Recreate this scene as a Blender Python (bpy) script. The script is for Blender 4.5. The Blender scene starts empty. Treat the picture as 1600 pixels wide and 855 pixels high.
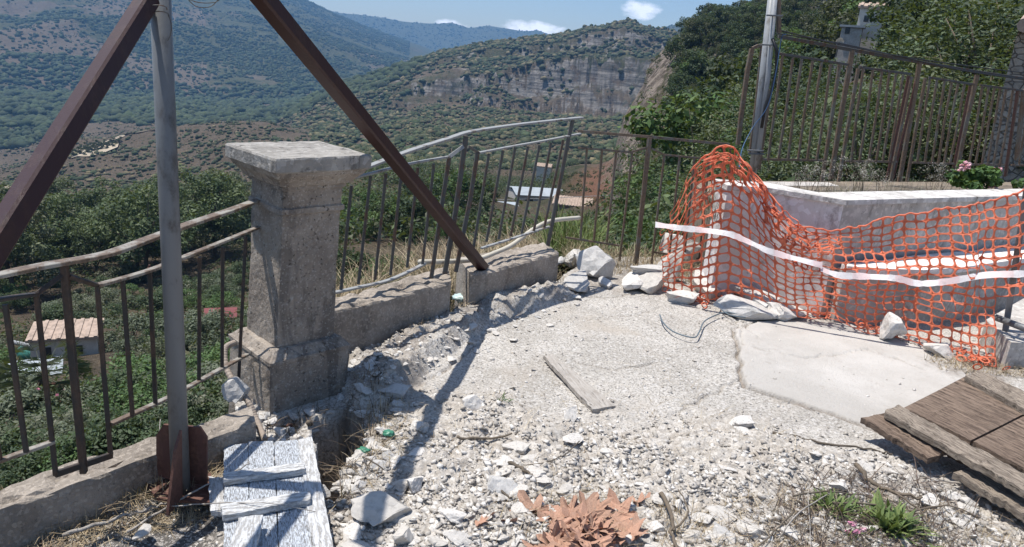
import bpy, bmesh, math, random
import numpy as np
from mathutils import Vector, noise as mnoise
random.seed(7); rng = np.random.default_rng(7)
scn = bpy.context.scene
rad = math.radians
# ---------------------------------------------------------------- camera
F_PX, PITCH, ROLL, EYE = 1155.0, rad(16.5), rad(5.0), 1.6
_fw = np.array([0, math.cos(PITCH), -math.sin(PITCH)]); _up = np.array([0, math.sin(PITCH), math.cos(PITCH)]); _r = np.array([1.0, 0, 0])
_c, _s = math.cos(ROLL), math.sin(ROLL)
CU = _c*_up - _s*_r; CR = _c*_r + _s*_up
cam_d = bpy.data.cameras.new("camera"); cam = bpy.data.objects.new("camera", cam_d); scn.collection.objects.link(cam)
cam_d.sensor_width = 36; cam_d.lens = F_PX/1600*36; cam_d.clip_end = 40000; cam_d.clip_start = 0.05
from mathutils import Matrix
M3 = Matrix((CR, CU, -_fw)).transposed()
cam.matrix_world = Matrix.Translation((0, 0, EYE)) @ M3.to_4x4()
scn.camera = cam
# ---------------------------------------------------------------- sky, sun, exposure
SUN_TO = np.array([-0.33, 0.07, 1.0]); SUN_TO /= np.linalg.norm(SUN_TO)
sun_el = math.asin(SUN_TO[2]); sun_az = math.atan2(SUN_TO[0], SUN_TO[1])
w = bpy.data.worlds.new("World"); scn.world = w; w.use_nodes = True
wn, wl = w.node_tree.nodes, w.node_tree.links
wn.clear()
wo = wn.new("ShaderNodeOutputWorld"); bg = wn.new("ShaderNodeBackground"); sky = wn.new("ShaderNodeTexSky")
sky.sky_type = 'NISHITA'; sky.sun_disc = False; sky.sun_elevation = sun_el; sky.sun_rotation = sun_az
sky.altitude = 300; sky.air_density = 1.0; sky.dust_density = .7; sky.ozone_density = 1.0
bg.inputs[1].default_value = 0.10
# small fair-weather clouds low over the ridge, part of the sky
tc = wn.new("ShaderNodeTexCoord"); 
def wmath(op, a, b=None, c=None, clamp=False):
    n = wn.new("ShaderNodeMath"); n.operation = op; n.use_clamp = clamp
    for i, v in enumerate((a, b, c)):
        if v is None: continue
        if isinstance(v, (int, float)): n.inputs[i].default_value = v
        else: wl.new(v, n.inputs[i])
    return n.outputs[0]
nz = wn.new("ShaderNodeTexNoise"); nz.inputs['Scale'].default_value = 38; nz.inputs['Detail'].default_value = 9; nz.inputs['Roughness'].default_value = .62
mp = wn.new("ShaderNodeMapping"); mp.inputs['Scale'].default_value = (1, 1, 2.0); wl.new(tc.outputs['Generated'], mp.inputs[0]); wl.new(mp.outputs[0], nz.inputs[0])
def wdir(px, py):
    d = _fw + CR*(px-800)/F_PX + CU*(427.5-py)/F_PX
    return d/np.linalg.norm(d)
sep = wn.new("ShaderNodeSeparateXYZ"); wl.new(tc.outputs['Generated'], sep.inputs[0])
mask = None
for (px, py, rw, rh, amp) in ((1003, 16, .036, .017, 1.0), (830, 44, .060, .013, 1.0), (705, 40, .034, .010, .8), (1035, 5, .04, .02, .3)):
    d = wdir(px, py); az = math.atan2(d[0], d[1])
    a = wmath('SUBTRACT', wmath('ARCTAN2', sep.outputs[0], sep.outputs[1]), az)
    h = wmath('SUBTRACT', sep.outputs[2], float(d[2]))
    e = wmath('ADD', wmath('POWER', wmath('ABSOLUTE', wmath('DIVIDE', a, rw)), 2), wmath('POWER', wmath('ABSOLUTE', wmath('DIVIDE', h, rh)), 2))
    g = wmath('MULTIPLY', wmath('SUBTRACT', 1.0, e, clamp=True), amp)
    mask = g if mask is None else wmath('MAXIMUM', mask, g)
cl = wmath('MULTIPLY', wmath('SUBTRACT', wmath('ADD', mask, wmath('MULTIPLY', nz.outputs[0], 1.6)), 1.28), 2.2, clamp=True)
cl = wmath('MULTIPLY', cl, wmath('MULTIPLY', mask, 3.0, clamp=True))
mx = wn.new("ShaderNodeMix"); mx.data_type = 'RGBA'; wl.new(cl, mx.inputs[0])
wl.new(sky.outputs[0], mx.inputs[6]); mx.inputs[7].default_value = (13, 13, 13.4, 1)
wl.new(mx.outputs[2], bg.inputs[0]); wl.new(bg.outputs[0], wo.inputs[0])
sun_d = bpy.data.lights.new("sun", 'SUN'); sun = bpy.data.objects.new("sun", sun_d); scn.collection.objects.link(sun)
sun_d.energy = 4.7; sun_d.angle = rad(0.53); sun_d.color = (1.0, 0.962, 0.90)
sun.rotation_euler = Vector(SUN_TO).to_track_quat('Z', 'Y').to_euler()
scn.view_settings.view_transform = 'Standard'; scn.view_settings.look = 'None'
scn.view_settings.exposure = 0.55; scn.view_settings.gamma = 1.0
scn.render.engine = 'CYCLES'
scn.cycles.max_bounces = 6; scn.cycles.transparent_max_bounces = 8; scn.cycles.volume_bounces = 0; scn.cycles.use_denoising = True
HAZE_DENS, HAZE_COL = 1.75e-4, (0.25, 0.54, 1.0, 1)
# ---------------------------------------------------------------- pixel helpers (photo is 1600x855)
EY = np.array([0, 0, EYE])
def ray(px, py): return _fw + CR*(px-800)/F_PX + CU*(427.5-py)/F_PX
def G(px, py, z=0.0):
    d = ray(px, py); return EY + d*((z-EYE)/d[2])
def D(px, py, y):
    d = ray(px, py); return EY + d*(y/d[1])
def azel(px, py):
    d = ray(px, py); return math.atan2(d[0], d[1]), math.atan2(d[2], math.hypot(d[0], d[1]))
def V(px, py, curve, off=0.0):
    """point where the pixel's ray meets the upright surface standing on a plan curve"""
    d = ray(px, py); best = None
    pts = [np.array(c[:2], float) for c in curve]
    n = len(pts)
    for i in range(n-1):
        a, b = pts[i], pts[i+1]
        M = np.array([[d[0], a[0]-b[0]], [d[1], a[1]-b[1]]])
        if abs(np.linalg.det(M)) < 1e-9: continue
        t, s = np.linalg.solve(M, a)
        lo = -1e9 if i == 0 else -1e-6; hi = 1e9 if i == n-2 else 1+1e-6
        if t > 0 and lo <= s <= hi and (best is None or t < best): best = t
    p = EY + d*best
    if off:
        h = d[:2]/np.linalg.norm(d[:2]); p = p - np.array([h[0], h[1], 0])*off
    return p
# ---------------------------------------------------------------- numpy noise
def _hash(ix, iy, s):
    h = (ix.astype(np.int64)*374761393 + iy.astype(np.int64)*668265263 + s*974634777) & 0xffffffff
    h = ((h ^ (h >> 13))*1274126177) & 0xffffffff
    h = h ^ (h >> 16)
    return (h & 0xffffff)/float(0xffffff)
def vn(x, y, s=0):
    x = np.asarray(x, float); y = np.asarray(y, float)
    ix, iy = np.floor(x), np.floor(y); fx, fy = x-ix, y-iy
    fx = fx*fx*(3-2*fx); fy = fy*fy*(3-2*fy)
    a, b, c, d = _hash(ix, iy, s), _hash(ix+1, iy, s), _hash(ix, iy+1, s), _hash(ix+1, iy+1, s)
    return (a*(1-fx)+b*fx)*(1-fy)+(c*(1-fx)+d*fx)*fy
def fbm(x, y, o=5, s=0, g=.5, ridged=False):
    t = 0; A = 1; n = 0
    for i in range(o):
        v = vn(x*2**i+17.3*i, y*2**i-9.1*i, s+i)
        if ridged: v = 1-abs(2*v-1)
        t = t+A*v; n += A; A *= g
    return t/n
# ---------------------------------------------------------------- object helpers
COL = scn.collection
def tag(o, label=None, cat=None, group=None, kind=None):
    if label: o['label'] = label
    if cat: o['category'] = cat
    if group: o['group'] = group
    if kind: o['kind'] = kind
    return o
def empty(name, loc, label=None, cat=None, group=None):
    o = bpy.data.objects.new(name, None); COL.objects.link(o); o.location = Vector([float(v) for v in loc]); o.empty_display_size = .1
    return tag(o, label, cat, group)
def meshobj(name, V_, F_, mat, parent=None, smooth=False, col=None, loc=None):
    """V_: Nx3, F_: MxK array or list of lists. World coordinates; made local to its parent."""
    me = bpy.data.meshes.new(name)
    V_ = np.asarray(V_, float)
    if loc is not None: V_ = V_-np.asarray(loc)
    elif parent is not None: V_ = V_-np.array(parent.location)
    if isinstance(F_, np.ndarray):
        m, k = F_.shape
        me.vertices.add(len(V_)); me.vertices.foreach_set("co", V_.astype(np.float32).ravel())
        me.loops.add(m*k); me.loops.foreach_set("vertex_index", F_.astype(np.int32).ravel())
        me.polygons.add(m); me.polygons.foreach_set("loop_start", np.arange(0, m*k, k, dtype=np.int32))
        me.polygons.foreach_set("loop_total", np.full(m, k, dtype=np.int32))
        me.update(calc_edges=True)
    else:
        me.from_pydata([tuple(v) for v in V_], [], F_); me.update()
    if smooth: me.polygons.foreach_set("use_smooth", np.ones(len(me.polygons), dtype=bool))
    if col is not None:
        a = me.color_attributes.new("tint", 'FLOAT_COLOR', 'POINT')
        c = np.ones((len(V_), 4), np.float32); col = np.asarray(col); c[:, :col.shape[1]] = col
        a.data.foreach_set("color", c.ravel())
    me.materials.append(mat)
    o = bpy.data.objects.new(name, me); COL.objects.link(o)
    if loc is not None: o.location = Vector([float(v) for v in loc])
    if parent is not None: o.parent = parent
    return o
class MB:
    def __init__(s): s.v = []; s.f = []; s.c = []
    def add(s, v, f, c=None):
        n = len(s.v); s.v += [tuple(map(float, p)) for p in v]; s.f += [[i+n for i in q] for q in f]
        if c is not None: s.c += [c]*len(v)
        return s
    def quad8(s, b, t):   # bottom 4, top 4 points (same order)
        return s.add(list(b)+list(t), [[3,2,1,0],[4,5,6,7],[0,1,5,4],[1,2,6,5],[2,3,7,6],[3,0,4,7]])
    def bar(s, p0, p1, w, h, up=(0,0,1)):
        p0, p1 = np.array(p0, float), np.array(p1, float); d = p1-p0; L = np.linalg.norm(d); d /= L
        u = np.array(up, float); sd = np.cross(d, u)
        if np.linalg.norm(sd) < 1e-5: sd = np.cross(d, (1, 0, 0))
        sd /= np.linalg.norm(sd); u = np.cross(sd, d)
        e = .12*min(w, h)
        sec = [(-w/2+e,-h/2),(w/2-e,-h/2),(w/2,-h/2+e),(w/2,h/2-e),(w/2-e,h/2),(-w/2+e,h/2),(-w/2,h/2-e),(-w/2,-h/2+e)]
        v = [p+sd*a+u*b for p in (p0, p1) for a, b in sec]
        f = [[i, (i+1) % 8, 8+(i+1) % 8, 8+i] for i in range(8)]+[list(range(7, -1, -1)), list(range(8, 16))]
        return s.add(v, f)
    def flat(s, pts, w, h, side=None):
        """swept flat bar through points; w sideways (horizontal), h vertical"""
        P = [np.array(p, float) for p in pts]; n = len(P); R = []
        for i in range(n):
            d = P[min(i+1, n-1)]-P[max(i-1, 0)]; d /= np.linalg.norm(d)
            sd = np.cross(d, (0, 0, 1)); sd /= max(np.linalg.norm(sd), 1e-6); u = np.cross(sd, d)
            e = .15*min(w, h)
            R.append([P[i]+sd*a+u*b for a, b in ((-w/2,-h/2+e),(-w/2+e,-h/2),(w/2-e,-h/2),(w/2,-h/2+e),(w/2,h/2-e),(w/2-e,h/2),(-w/2+e,h/2),(-w/2,h/2-e))])
        v = [q for r in R for q in r]; f = []
        for i in range(n-1):
            for k in range(8): f.append([i*8+k, i*8+(k+1) % 8, (i+1)*8+(k+1) % 8, (i+1)*8+k])
        f += [list(range(7, -1, -1)), list(range((n-1)*8, n*8))]
        return s.add(v, f)
    def tube(s, pts, r, n=8, closed_ends=True):
        P = [np.array(p, float) for p in pts]; m = len(P)
        rr = r if hasattr(r, '__len__') else [r]*m
        up = np.array([0.13, 0.21, 1.0]); v = []
        for i in range(m):
            d = P[min(i+1, m-1)]-P[max(i-1, 0)]; d /= max(np.linalg.norm(d), 1e-9)
            a = np.cross(d, up); 
            if np.linalg.norm(a) < .1: a = np.cross(d, (1, 0.3, 0))
            a /= np.linalg.norm(a); b = np.cross(d, a)
            for k in range(n):
                t = 2*math.pi*k/n; v.append(P[i]+(a*math.cos(t)+b*math.sin(t))*rr[i])
        f = [[i*n+k, i*n+(k+1) % n, (i+1)*n+(k+1) % n, (i+1)*n+k] for i in range(m-1) for k in range(n)]
        if closed_ends: f += [list(range(n-1, -1, -1)), list(range((m-1)*n, m*n))]
        return s.add(v, f)
    def build(s, name, mat, parent=None, smooth=False, loc=None):
        return meshobj(name, s.v, s.f, mat, parent, smooth, (np.array(s.c) if s.c else None), loc)
def smooth_path(pts, n=8):
    P = [np.array(p, float) for p in pts]; out = []
    for i in range(len(P)-1):
        p0, p1, p2, p3 = P[max(i-1, 0)], P[i], P[i+1], P[min(i+2, len(P)-1)]
        for k in range(n):
            t = k/n; out.append(.5*((2*p1)+(-p0+p2)*t+(2*p0-5*p1+4*p2-p3)*t*t+(-p0+3*p1-3*p2+p3)*t**3))
    out.append(P[-1]); return out
# ---------------------------------------------------------------- materials
class NT:
    def __init__(s, name, rough=.9, spec=.3):
        s.m = bpy.data.materials.new(name); s.m.use_nodes = True; s.n = s.m.node_tree.nodes; s.l = s.m.node_tree.links
        s.b = s.n['Principled BSDF']; s.b.inputs['Roughness'].default_value = rough; s.b.inputs['Specular IOR Level'].default_value = spec
        s.co = s.n.new("ShaderNodeTexCoord").outputs['Object']
    def inp(s, sock, v):
        if isinstance(v, (int, float)): sock.default_value = v
        elif isinstance(v, tuple): sock.default_value = v if len(v) == 4 or sock.type == 'VECTOR' else (*v, 1)
        else: s.l.new(v, sock)
    def noise(s, scale, det=6, rough=.6, dist=0, vec=None, sc=None):
        n = s.n.new("ShaderNodeTexNoise"); n.inputs['Scale'].default_value = scale; n.inputs['Detail'].default_value = det
        n.inputs['Roughness'].default_value = rough; n.inputs['Distortion'].default_value = dist
        s.l.new(s.map(sc, vec) if sc else (vec or s.co), n.inputs['Vector']); return n.outputs[0]
    def map(s, sc, vec=None, rot=None):
        n = s.n.new("ShaderNodeMapping"); n.inputs['Scale'].default_value = sc
        if rot: n.inputs['Rotation'].default_value = rot
        s.l.new(vec or s.co, n.inputs[0]); return n.outputs[0]
    def vor(s, scale, feat='F1', out='Distance', vec=None, rnd=1.0):
        n = s.n.new("ShaderNodeTexVoronoi"); n.feature = feat; n.inputs['Scale'].default_value = scale; n.inputs['Randomness'].default_value = rnd
        s.l.new(vec or s.co, n.inputs['Vector']); return n.outputs[out]
    def math(s, op, a, b=0.0, clamp=False):
        n = s.n.new("ShaderNodeMath"); n.operation = op; n.use_clamp = clamp; s.inp(n.inputs[0], a); s.inp(n.inputs[1], b); return n.outputs[0]
    def ramp(s, v, a, b):   # smooth 0..1 between a and b
        n = s.n.new("ShaderNodeMapRange"); n.interpolation_type = 'SMOOTHSTEP'; s.inp(n.inputs[0], v); n.inputs[1].default_value = a; n.inputs[2].default_value = b; return n.outputs[0]
    def mix(s, f, a, b, mode='MIX'):
        n = s.n.new("ShaderNodeMix"); n.data_type = 'RGBA'; n.blend_type = mode; s.inp(n.inputs[0], f); s.inp(n.inputs[6], a); s.inp(n.inputs[7], b); return n.outputs[2]
    def attr(s, name='tint'):
        n = s.n.new("ShaderNodeVertexColor"); n.layer_name = name; return n.outputs[0]
    def geo(s, out): return s.n.new("ShaderNodeNewGeometry").outputs[out]
    def sep(s, v, i):
        n = s.n.new("ShaderNodeSeparateXYZ"); s.l.new(v, n.inputs[0]); return n.outputs[i]
    def rand(s): return s.n.new("ShaderNodeObjectInfo").outputs['Random']
    def bump(s, h, strength=.5, dist=.01, prev=None):
        n = s.n.new("ShaderNodeBump"); n.inputs['Strength'].default_value = strength; n.inputs['Distance'].default_value = dist
        s.inp(n.inputs['Height'], h)
        if prev is not None: s.l.new(prev, n.inputs['Normal'])
        return n.outputs[0]
    def done(s, col, normal=None, rough=None, metal=None):
        s.inp(s.b.inputs['Base Color'], col)
        if normal is not None: s.l.new(normal, s.b.inputs['Normal'])
        if rough is not None: s.inp(s.b.inputs['Roughness'], rough)
        if metal is not None: s.inp(s.b.inputs['Metallic'], metal)
        return s.m
def m_concrete(name, c1, c2, dark, agg=90, bump=.6, spots=.35, world=False):
    t = NT(name)
    if world: t.co = t.geo('Position')
    big = t.ramp(t.noise(3.5, 7, .62), .35, .66); c = t.mix(big, c1, c2)
    st = t.ramp(t.noise(9, 8, .7, .4, sc=(1, 1, .35)), .52, .72); c = t.mix(t.math('MULTIPLY', st, spots*1.4), c, dark)
    v = t.vor(agg, out='Color'); sp = t.ramp(t.sep(v, 0), .55, 1.0); c = t.mix(t.math('MULTIPLY', sp, .35), c, tuple(min(1, x*1.7) for x in c1))
    pit = t.ramp(t.noise(agg*.55, 3, .7), .60, .72); c = t.mix(t.math('MULTIPLY', pit, .55), c, dark)
    h = t.math('ADD', t.math('MULTIPLY', t.noise(agg*.6, 5, .7), 1.0), t.math('MULTIPLY', t.noise(14, 6, .6), .8))
    n = t.bump(h, bump, .012)
    return t.done(c, n)
MAT = {}
MAT['pillar_plain'] = m_concrete("weathered_concrete", (.34,.285,.235), (.225,.185,.15), (.085,.07,.058), 120, .8)
def _pillar():
    t = NT('weathered_pillar_concrete', .93, .2); b = t.noise(4, 8, .65); c = t.mix(t.ramp(b, .38, .62), (.35,.30,.25), (.24,.20,.165))
    st = t.ramp(t.noise(1.0, 6, .6, .8, vec=t.map((7, 7, 1.6))), .54, .62); c = t.mix(t.math('MULTIPLY', st, .6), c, (.11,.095,.085))
    li = t.ramp(t.noise(13, 8, .75), .58, .66); c = t.mix(t.math('MULTIPLY', li, .6), c, (.44,.42,.38))
    hole = t.ramp(t.noise(75, 3, .6), .62, .70); c = t.mix(t.math('MULTIPLY', hole, .8), c, (.07,.06,.05))
    ag = t.vor(150, out='Color'); c = t.mix(t.math('MULTIPLY', t.ramp(t.sep(ag, 0), .75, 1), .4), c, (.52,.48,.43))
    n = t.bump(t.math('SUBTRACT', t.noise(60, 6, .72), t.math('MULTIPLY', hole, .9)), .9, .010); n = t.bump(t.noise(9, 6, .65), .6, .02, n); return t.done(c, n)
MAT['pillar'] = _pillar()
MAT['cap'] = m_concrete("lichen_grit_concrete", (.33,.31,.285), (.21,.195,.175), (.05,.045,.042), 48, 1.0, .9)
MAT['kerb'] = m_concrete("old_kerb_concrete", (.37,.32,.27), (.235,.20,.165), (.085,.07,.058), 100, 1.0)
MAT['wall'] = m_concrete("grey_render", (.48,.445,.41), (.36,.33,.30), (.15,.135,.12), 40, .6)
MAT['white'] = m_concrete("flaking_white_plaster", (.74,.70,.665), (.62,.575,.54), (.25,.21,.19), 22, .6, .5)
MAT['coping'] = m_concrete("stained_coping", (.58,.55,.52), (.40,.375,.35), (.17,.15,.13), 30, .8, .8)
def m_rock(name, c1, c2, dark):
    t = NT(name, .95, .2); r = t.rand()
    c = t.mix(r, c1, c2); c = t.mix(t.ramp(t.noise(4, 8, .68), .45, .7), c, tuple(x*.78 for x in c2))
    c = t.mix(t.math('MULTIPLY', t.ramp(t.noise(30, 4, .7), .56, .7), .5), c, dark)
    return t.done(c, t.bump(t.noise(9, 8, .75), .45, .012))
MAT['rock'] = m_rock("white_rubble", (.64,.605,.565), (.50,.465,.42), (.30,.26,.22))
MAT['boulder'] = m_rock("grey_boulder", (.56,.54,.515), (.47,.45,.425), (.20,.18,.165))
MAT['grit'] = m_rock("grit", (.50,.47,.43), (.40,.375,.34), (.25,.22,.19))
def m_tint(name, rough=.85, noise_s=None, bump=None, trans=0.0, amt=.35):
    t = NT(name, rough, .25); c = t.attr()
    if noise_s: c = t.mix(t.math('MULTIPLY', t.ramp(t.noise(noise_s, 5, .65), .4, .7), amt), c, (.03,.03,.02))
    nrm = t.bump(t.noise(bump, 5, .7), .8, .3/bump) if bump else None
    m = t.done(c, nrm)
    if trans:
        tr = t.n.new("ShaderNodeBsdfTranslucent"); t.inp(tr.inputs[0], t.mix(.5, c, (.25,.30,.03)))
        ms = t.n.new("ShaderNodeMixShader"); ms.inputs[0].default_value = trans
        t.l.new(t.b.outputs[0], ms.inputs[1]); t.l.new(tr.outputs[0], ms.inputs[2])
        t.l.new(ms.outputs[0], t.n['Material Output'].inputs[0])
    return m
MAT['leaf'] = m_tint("foliage", .6, trans=.20)
MAT['scrub'] = m_tint("scrub", .95, .6, 1.2)
MAT['straw'] = m_tint("dry_stems", .8, trans=.12)
MAT['bark'] = m_rock("bark", (.17,.135,.10), (.12,.10,.08), (.05,.04,.03))
MAT['gravel'] = m_tint("gravel_stones", .95, 40, 60, amt=.25)
def m_metal(name, paint, rust, amt, rough=.6, scale=14):
    t = NT(name, rough, .4)
    n = t.noise(scale, 8, .68, sc=(1, 1, .5)); k = t.ramp(n, .62-amt*.4, .74-amt*.35)
    c = t.mix(k, paint, t.mix(t.ramp(t.noise(60, 5, .7), .35, .7), rust, tuple(x*.5 for x in rust)))
    return t.done(c, t.bump(t.math('ADD', t.noise(90, 4, .7), t.math('MULTIPLY', k, .8)), .35, .002))
MAT['rail'] = m_metal("weathered_grey_iron", (.085,.083,.078), (.13,.075,.05), .35)
MAT['rail_left'] = m_metal("brown_grey_iron", (.032,.029,.027), (.08,.05,.036), .45)
MAT['handrail'] = m_metal("worn_handrail_paint", (.27,.27,.262), (.17,.13,.10), .25, .5)
MAT['handrail_left'] = m_metal("chalky_handrail_paint", (.28,.26,.225), (.17,.12,.085), .5, .55)
MAT['fence'] = m_metal("rusty_fence_iron", (.165,.152,.128), (.20,.135,.09), .6)
MAT['beam'] = m_metal("red_oxide_steel", (.034,.0115,.012), (.05,.02,.016), .3, .5, 9)
MAT['beam_rust'] = m_metal("rusty_plate", (.10,.045,.036), (.15,.07,.05), .6, .7)
MAT['galv'] = m_metal("galvanised_tube", (.15,.155,.16), (.10,.095,.09), .35, .42, 6)
MAT['galv_light'] = m_metal("galvanised_pole", (.30,.31,.32), (.17,.16,.15), .3, .45, 6)
def m_wood(name, light, dark, axis_scale, rough=.85, flake=None, fr=(.46,.51)):
    t = NT(name, rough, .2)
    c = t.mix(t.ramp(t.noise(3.2, 8, .75, .6, sc=axis_scale), .36, .64), dark, light)
    c = t.mix(t.math('MULTIPLY', t.ramp(t.noise(7, 4, .7), .45, .7), .45), c, tuple(x*.55 for x in dark)); c = t.mix(t.math('MULTIPLY', t.ramp(t.noise(2.0, 5, .55, .8, sc=tuple(q*1.7 for q in axis_scale)), .60, .66), .8), c, tuple(x*.25 for x in dark))
    h = t.noise(5, 8, .8, .3, sc=axis_scale)
    if flake:
        k = t.ramp(t.noise(6.5, 9, .85, .2, sc=axis_scale), *fr)
        c = t.mix(k, c, flake); h = t.math('SUBTRACT', h, t.math('MULTIPLY', k, -.6))
    return t.done(c, t.bump(h, .9, .006 if not flake else .0015))
MAT['oldwood'] = m_wood("weathered_brown_wood", (.25,.185,.14), (.085,.06,.046), (2, 16, 16))
MAT['batten'] = m_wood("split_grey_wood", (.36,.30,.24), (.12,.095,.075), (3, 26, 26))
MAT['palewood'] = m_wood("sun_bleached_board", (.46,.425,.385), (.32,.285,.25), (3, 22, 22))
MAT['flakewood'] = m_wood("flaking_white_paint_on_wood", (.34,.32,.30), (.13,.125,.12), (7, 46, 46), flake=(.50,.53,.57), fr=(.44,.51))
MAT['whitewood'] = m_wood("white_painted_wood", (.50,.48,.45), (.30,.28,.26), (2.5, 14, 14), flake=(.54,.54,.54), fr=(.42,.52))
def m_plain(name, c, rough=.6, var=.25, sc=8, trans=0):
    t = NT(name, rough, .35); m = t.done(t.mix(t.math('MULTIPLY', t.ramp(t.noise(sc, 6, .65), .35, .7), var), c, tuple(x*.35 for x in c)), t.bump(t.noise(sc*8, 4), .3, .003))
    if trans:
        tr = t.n.new("ShaderNodeBsdfTranslucent"); t.inp(tr.inputs[0], c); ms = t.n.new("ShaderNodeMixShader"); ms.inputs[0].default_value = trans
        t.l.new(t.b.outputs[0], ms.inputs[1]); t.l.new(tr.outputs[0], ms.inputs[2]); t.l.new(ms.outputs[0], t.n['Material Output'].inputs[0])
    return m
MAT['net'] = m_plain("orange_plastic_mesh", (.82,.235,.125), .55, .2, 10, .30)
MAT['tape'] = m_plain("faded_barrier_tape", (.92,.88,.87), .45, .06, 9, .68)
def _tape():
    t = NT('faded_barrier_tape', .45, .4); st = t.ramp(t.math('SINE', t.math('MULTIPLY', t.sep(t.geo('Position'), 0), 26.0)), .1, .35)
    c = t.mix(t.math('MULTIPLY', st, .32), (.90,.87,.86), (.86,.50,.47)); c = t.mix(t.math('MULTIPLY', t.ramp(t.noise(18, 6, .7), .5, .68), .35), c, (.55,.50,.47)); m = t.done(c, t.bump(t.noise(40, 4), .6, .004))
    tr = t.n.new("ShaderNodeBsdfTranslucent"); t.inp(tr.inputs[0], c); ms = t.n.new("ShaderNodeMixShader"); ms.inputs[0].default_value = .4
    t.l.new(t.b.outputs[0], ms.inputs[1]); t.l.new(tr.outputs[0], ms.inputs[2]); t.l.new(ms.outputs[0], t.n['Material Output'].inputs[0]); return m
MAT['tape'] = _tape()
MAT['cable'] = m_plain("grey_blue_cable", (.12,.155,.18), .5)
MAT['bluecord'] = m_plain("blue_cord", (.05,.11,.22), .5)
MAT['blackcable'] = m_plain("black_cable", (.03,.03,.032), .5)
MAT['conduit'] = m_plain("beige_conduit", (.33,.27,.22), .6)
MAT['pipe'] = m_plain("cream_pipe", (.52,.48,.40), .5)
MAT['tile'] = m_plain("terracotta", (.42,.32,.255), .9, .6, 3)
MAT['housewall'] = m_plain("house_plaster", (.62,.58,.52), .9, .35, 1.2)
def _stone():
    t = NT('stone_masonry', .93, .2); v = t.map((5, 5, 11)); cc = t.vor(1, out='Color', vec=v); e = t.vor(1, 'DISTANCE_TO_EDGE', vec=v)
    c = t.mix(t.sep(cc, 0), (.56,.47,.38), (.36,.30,.25)); c = t.mix(t.math('MULTIPLY', t.ramp(t.noise(9, 7, .7), .45, .68), .5), c, (.15,.125,.10)); j = t.ramp(e, .07, .02); c = t.mix(t.math('MULTIPLY', j, .75), c, (.13,.11,.095))
    return t.done(c, t.bump(t.math('SUBTRACT', t.noise(14, 6, .7), t.math('MULTIPLY', j, 1.2)), .9, .05))
MAT['stonewall'] = _stone()
MAT['glass'] = m_plain("dark_window", (.03,.035,.04), .15, .1)
MAT['sheetroof'] = m_plain("grey_sheet_roof", (.36,.39,.41), .5, .35, .6)
MAT['bag'] = m_plain("pale_plastic_bag", (.45,.56,.54), .35, .3, 20)
MAT['greenbag'] = m_plain("green_plastic_scrap", (.06,.22,.14), .35, .3, 20)
MAT['redroof'] = m_plain("red_roof", (.17,.045,.045), .7, .4, 1)
MAT['tank'] = m_plain("green_tarp", (.06,.22,.18), .5, .5, 1)
MAT['leafdry'] = (lambda t: t.done(t.mix(t.rand(), t.mix(t.ramp(t.noise(26, 6, .7), .35, .7), (.52,.31,.22), (.34,.18,.12)), t.mix(t.ramp(t.noise(20, 6, .7), .35, .7), (.44,.27,.19), (.25,.155,.11))), t.bump(t.noise(60, 4), .5, .003)))(NT("dry_leaf", .75))
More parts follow.
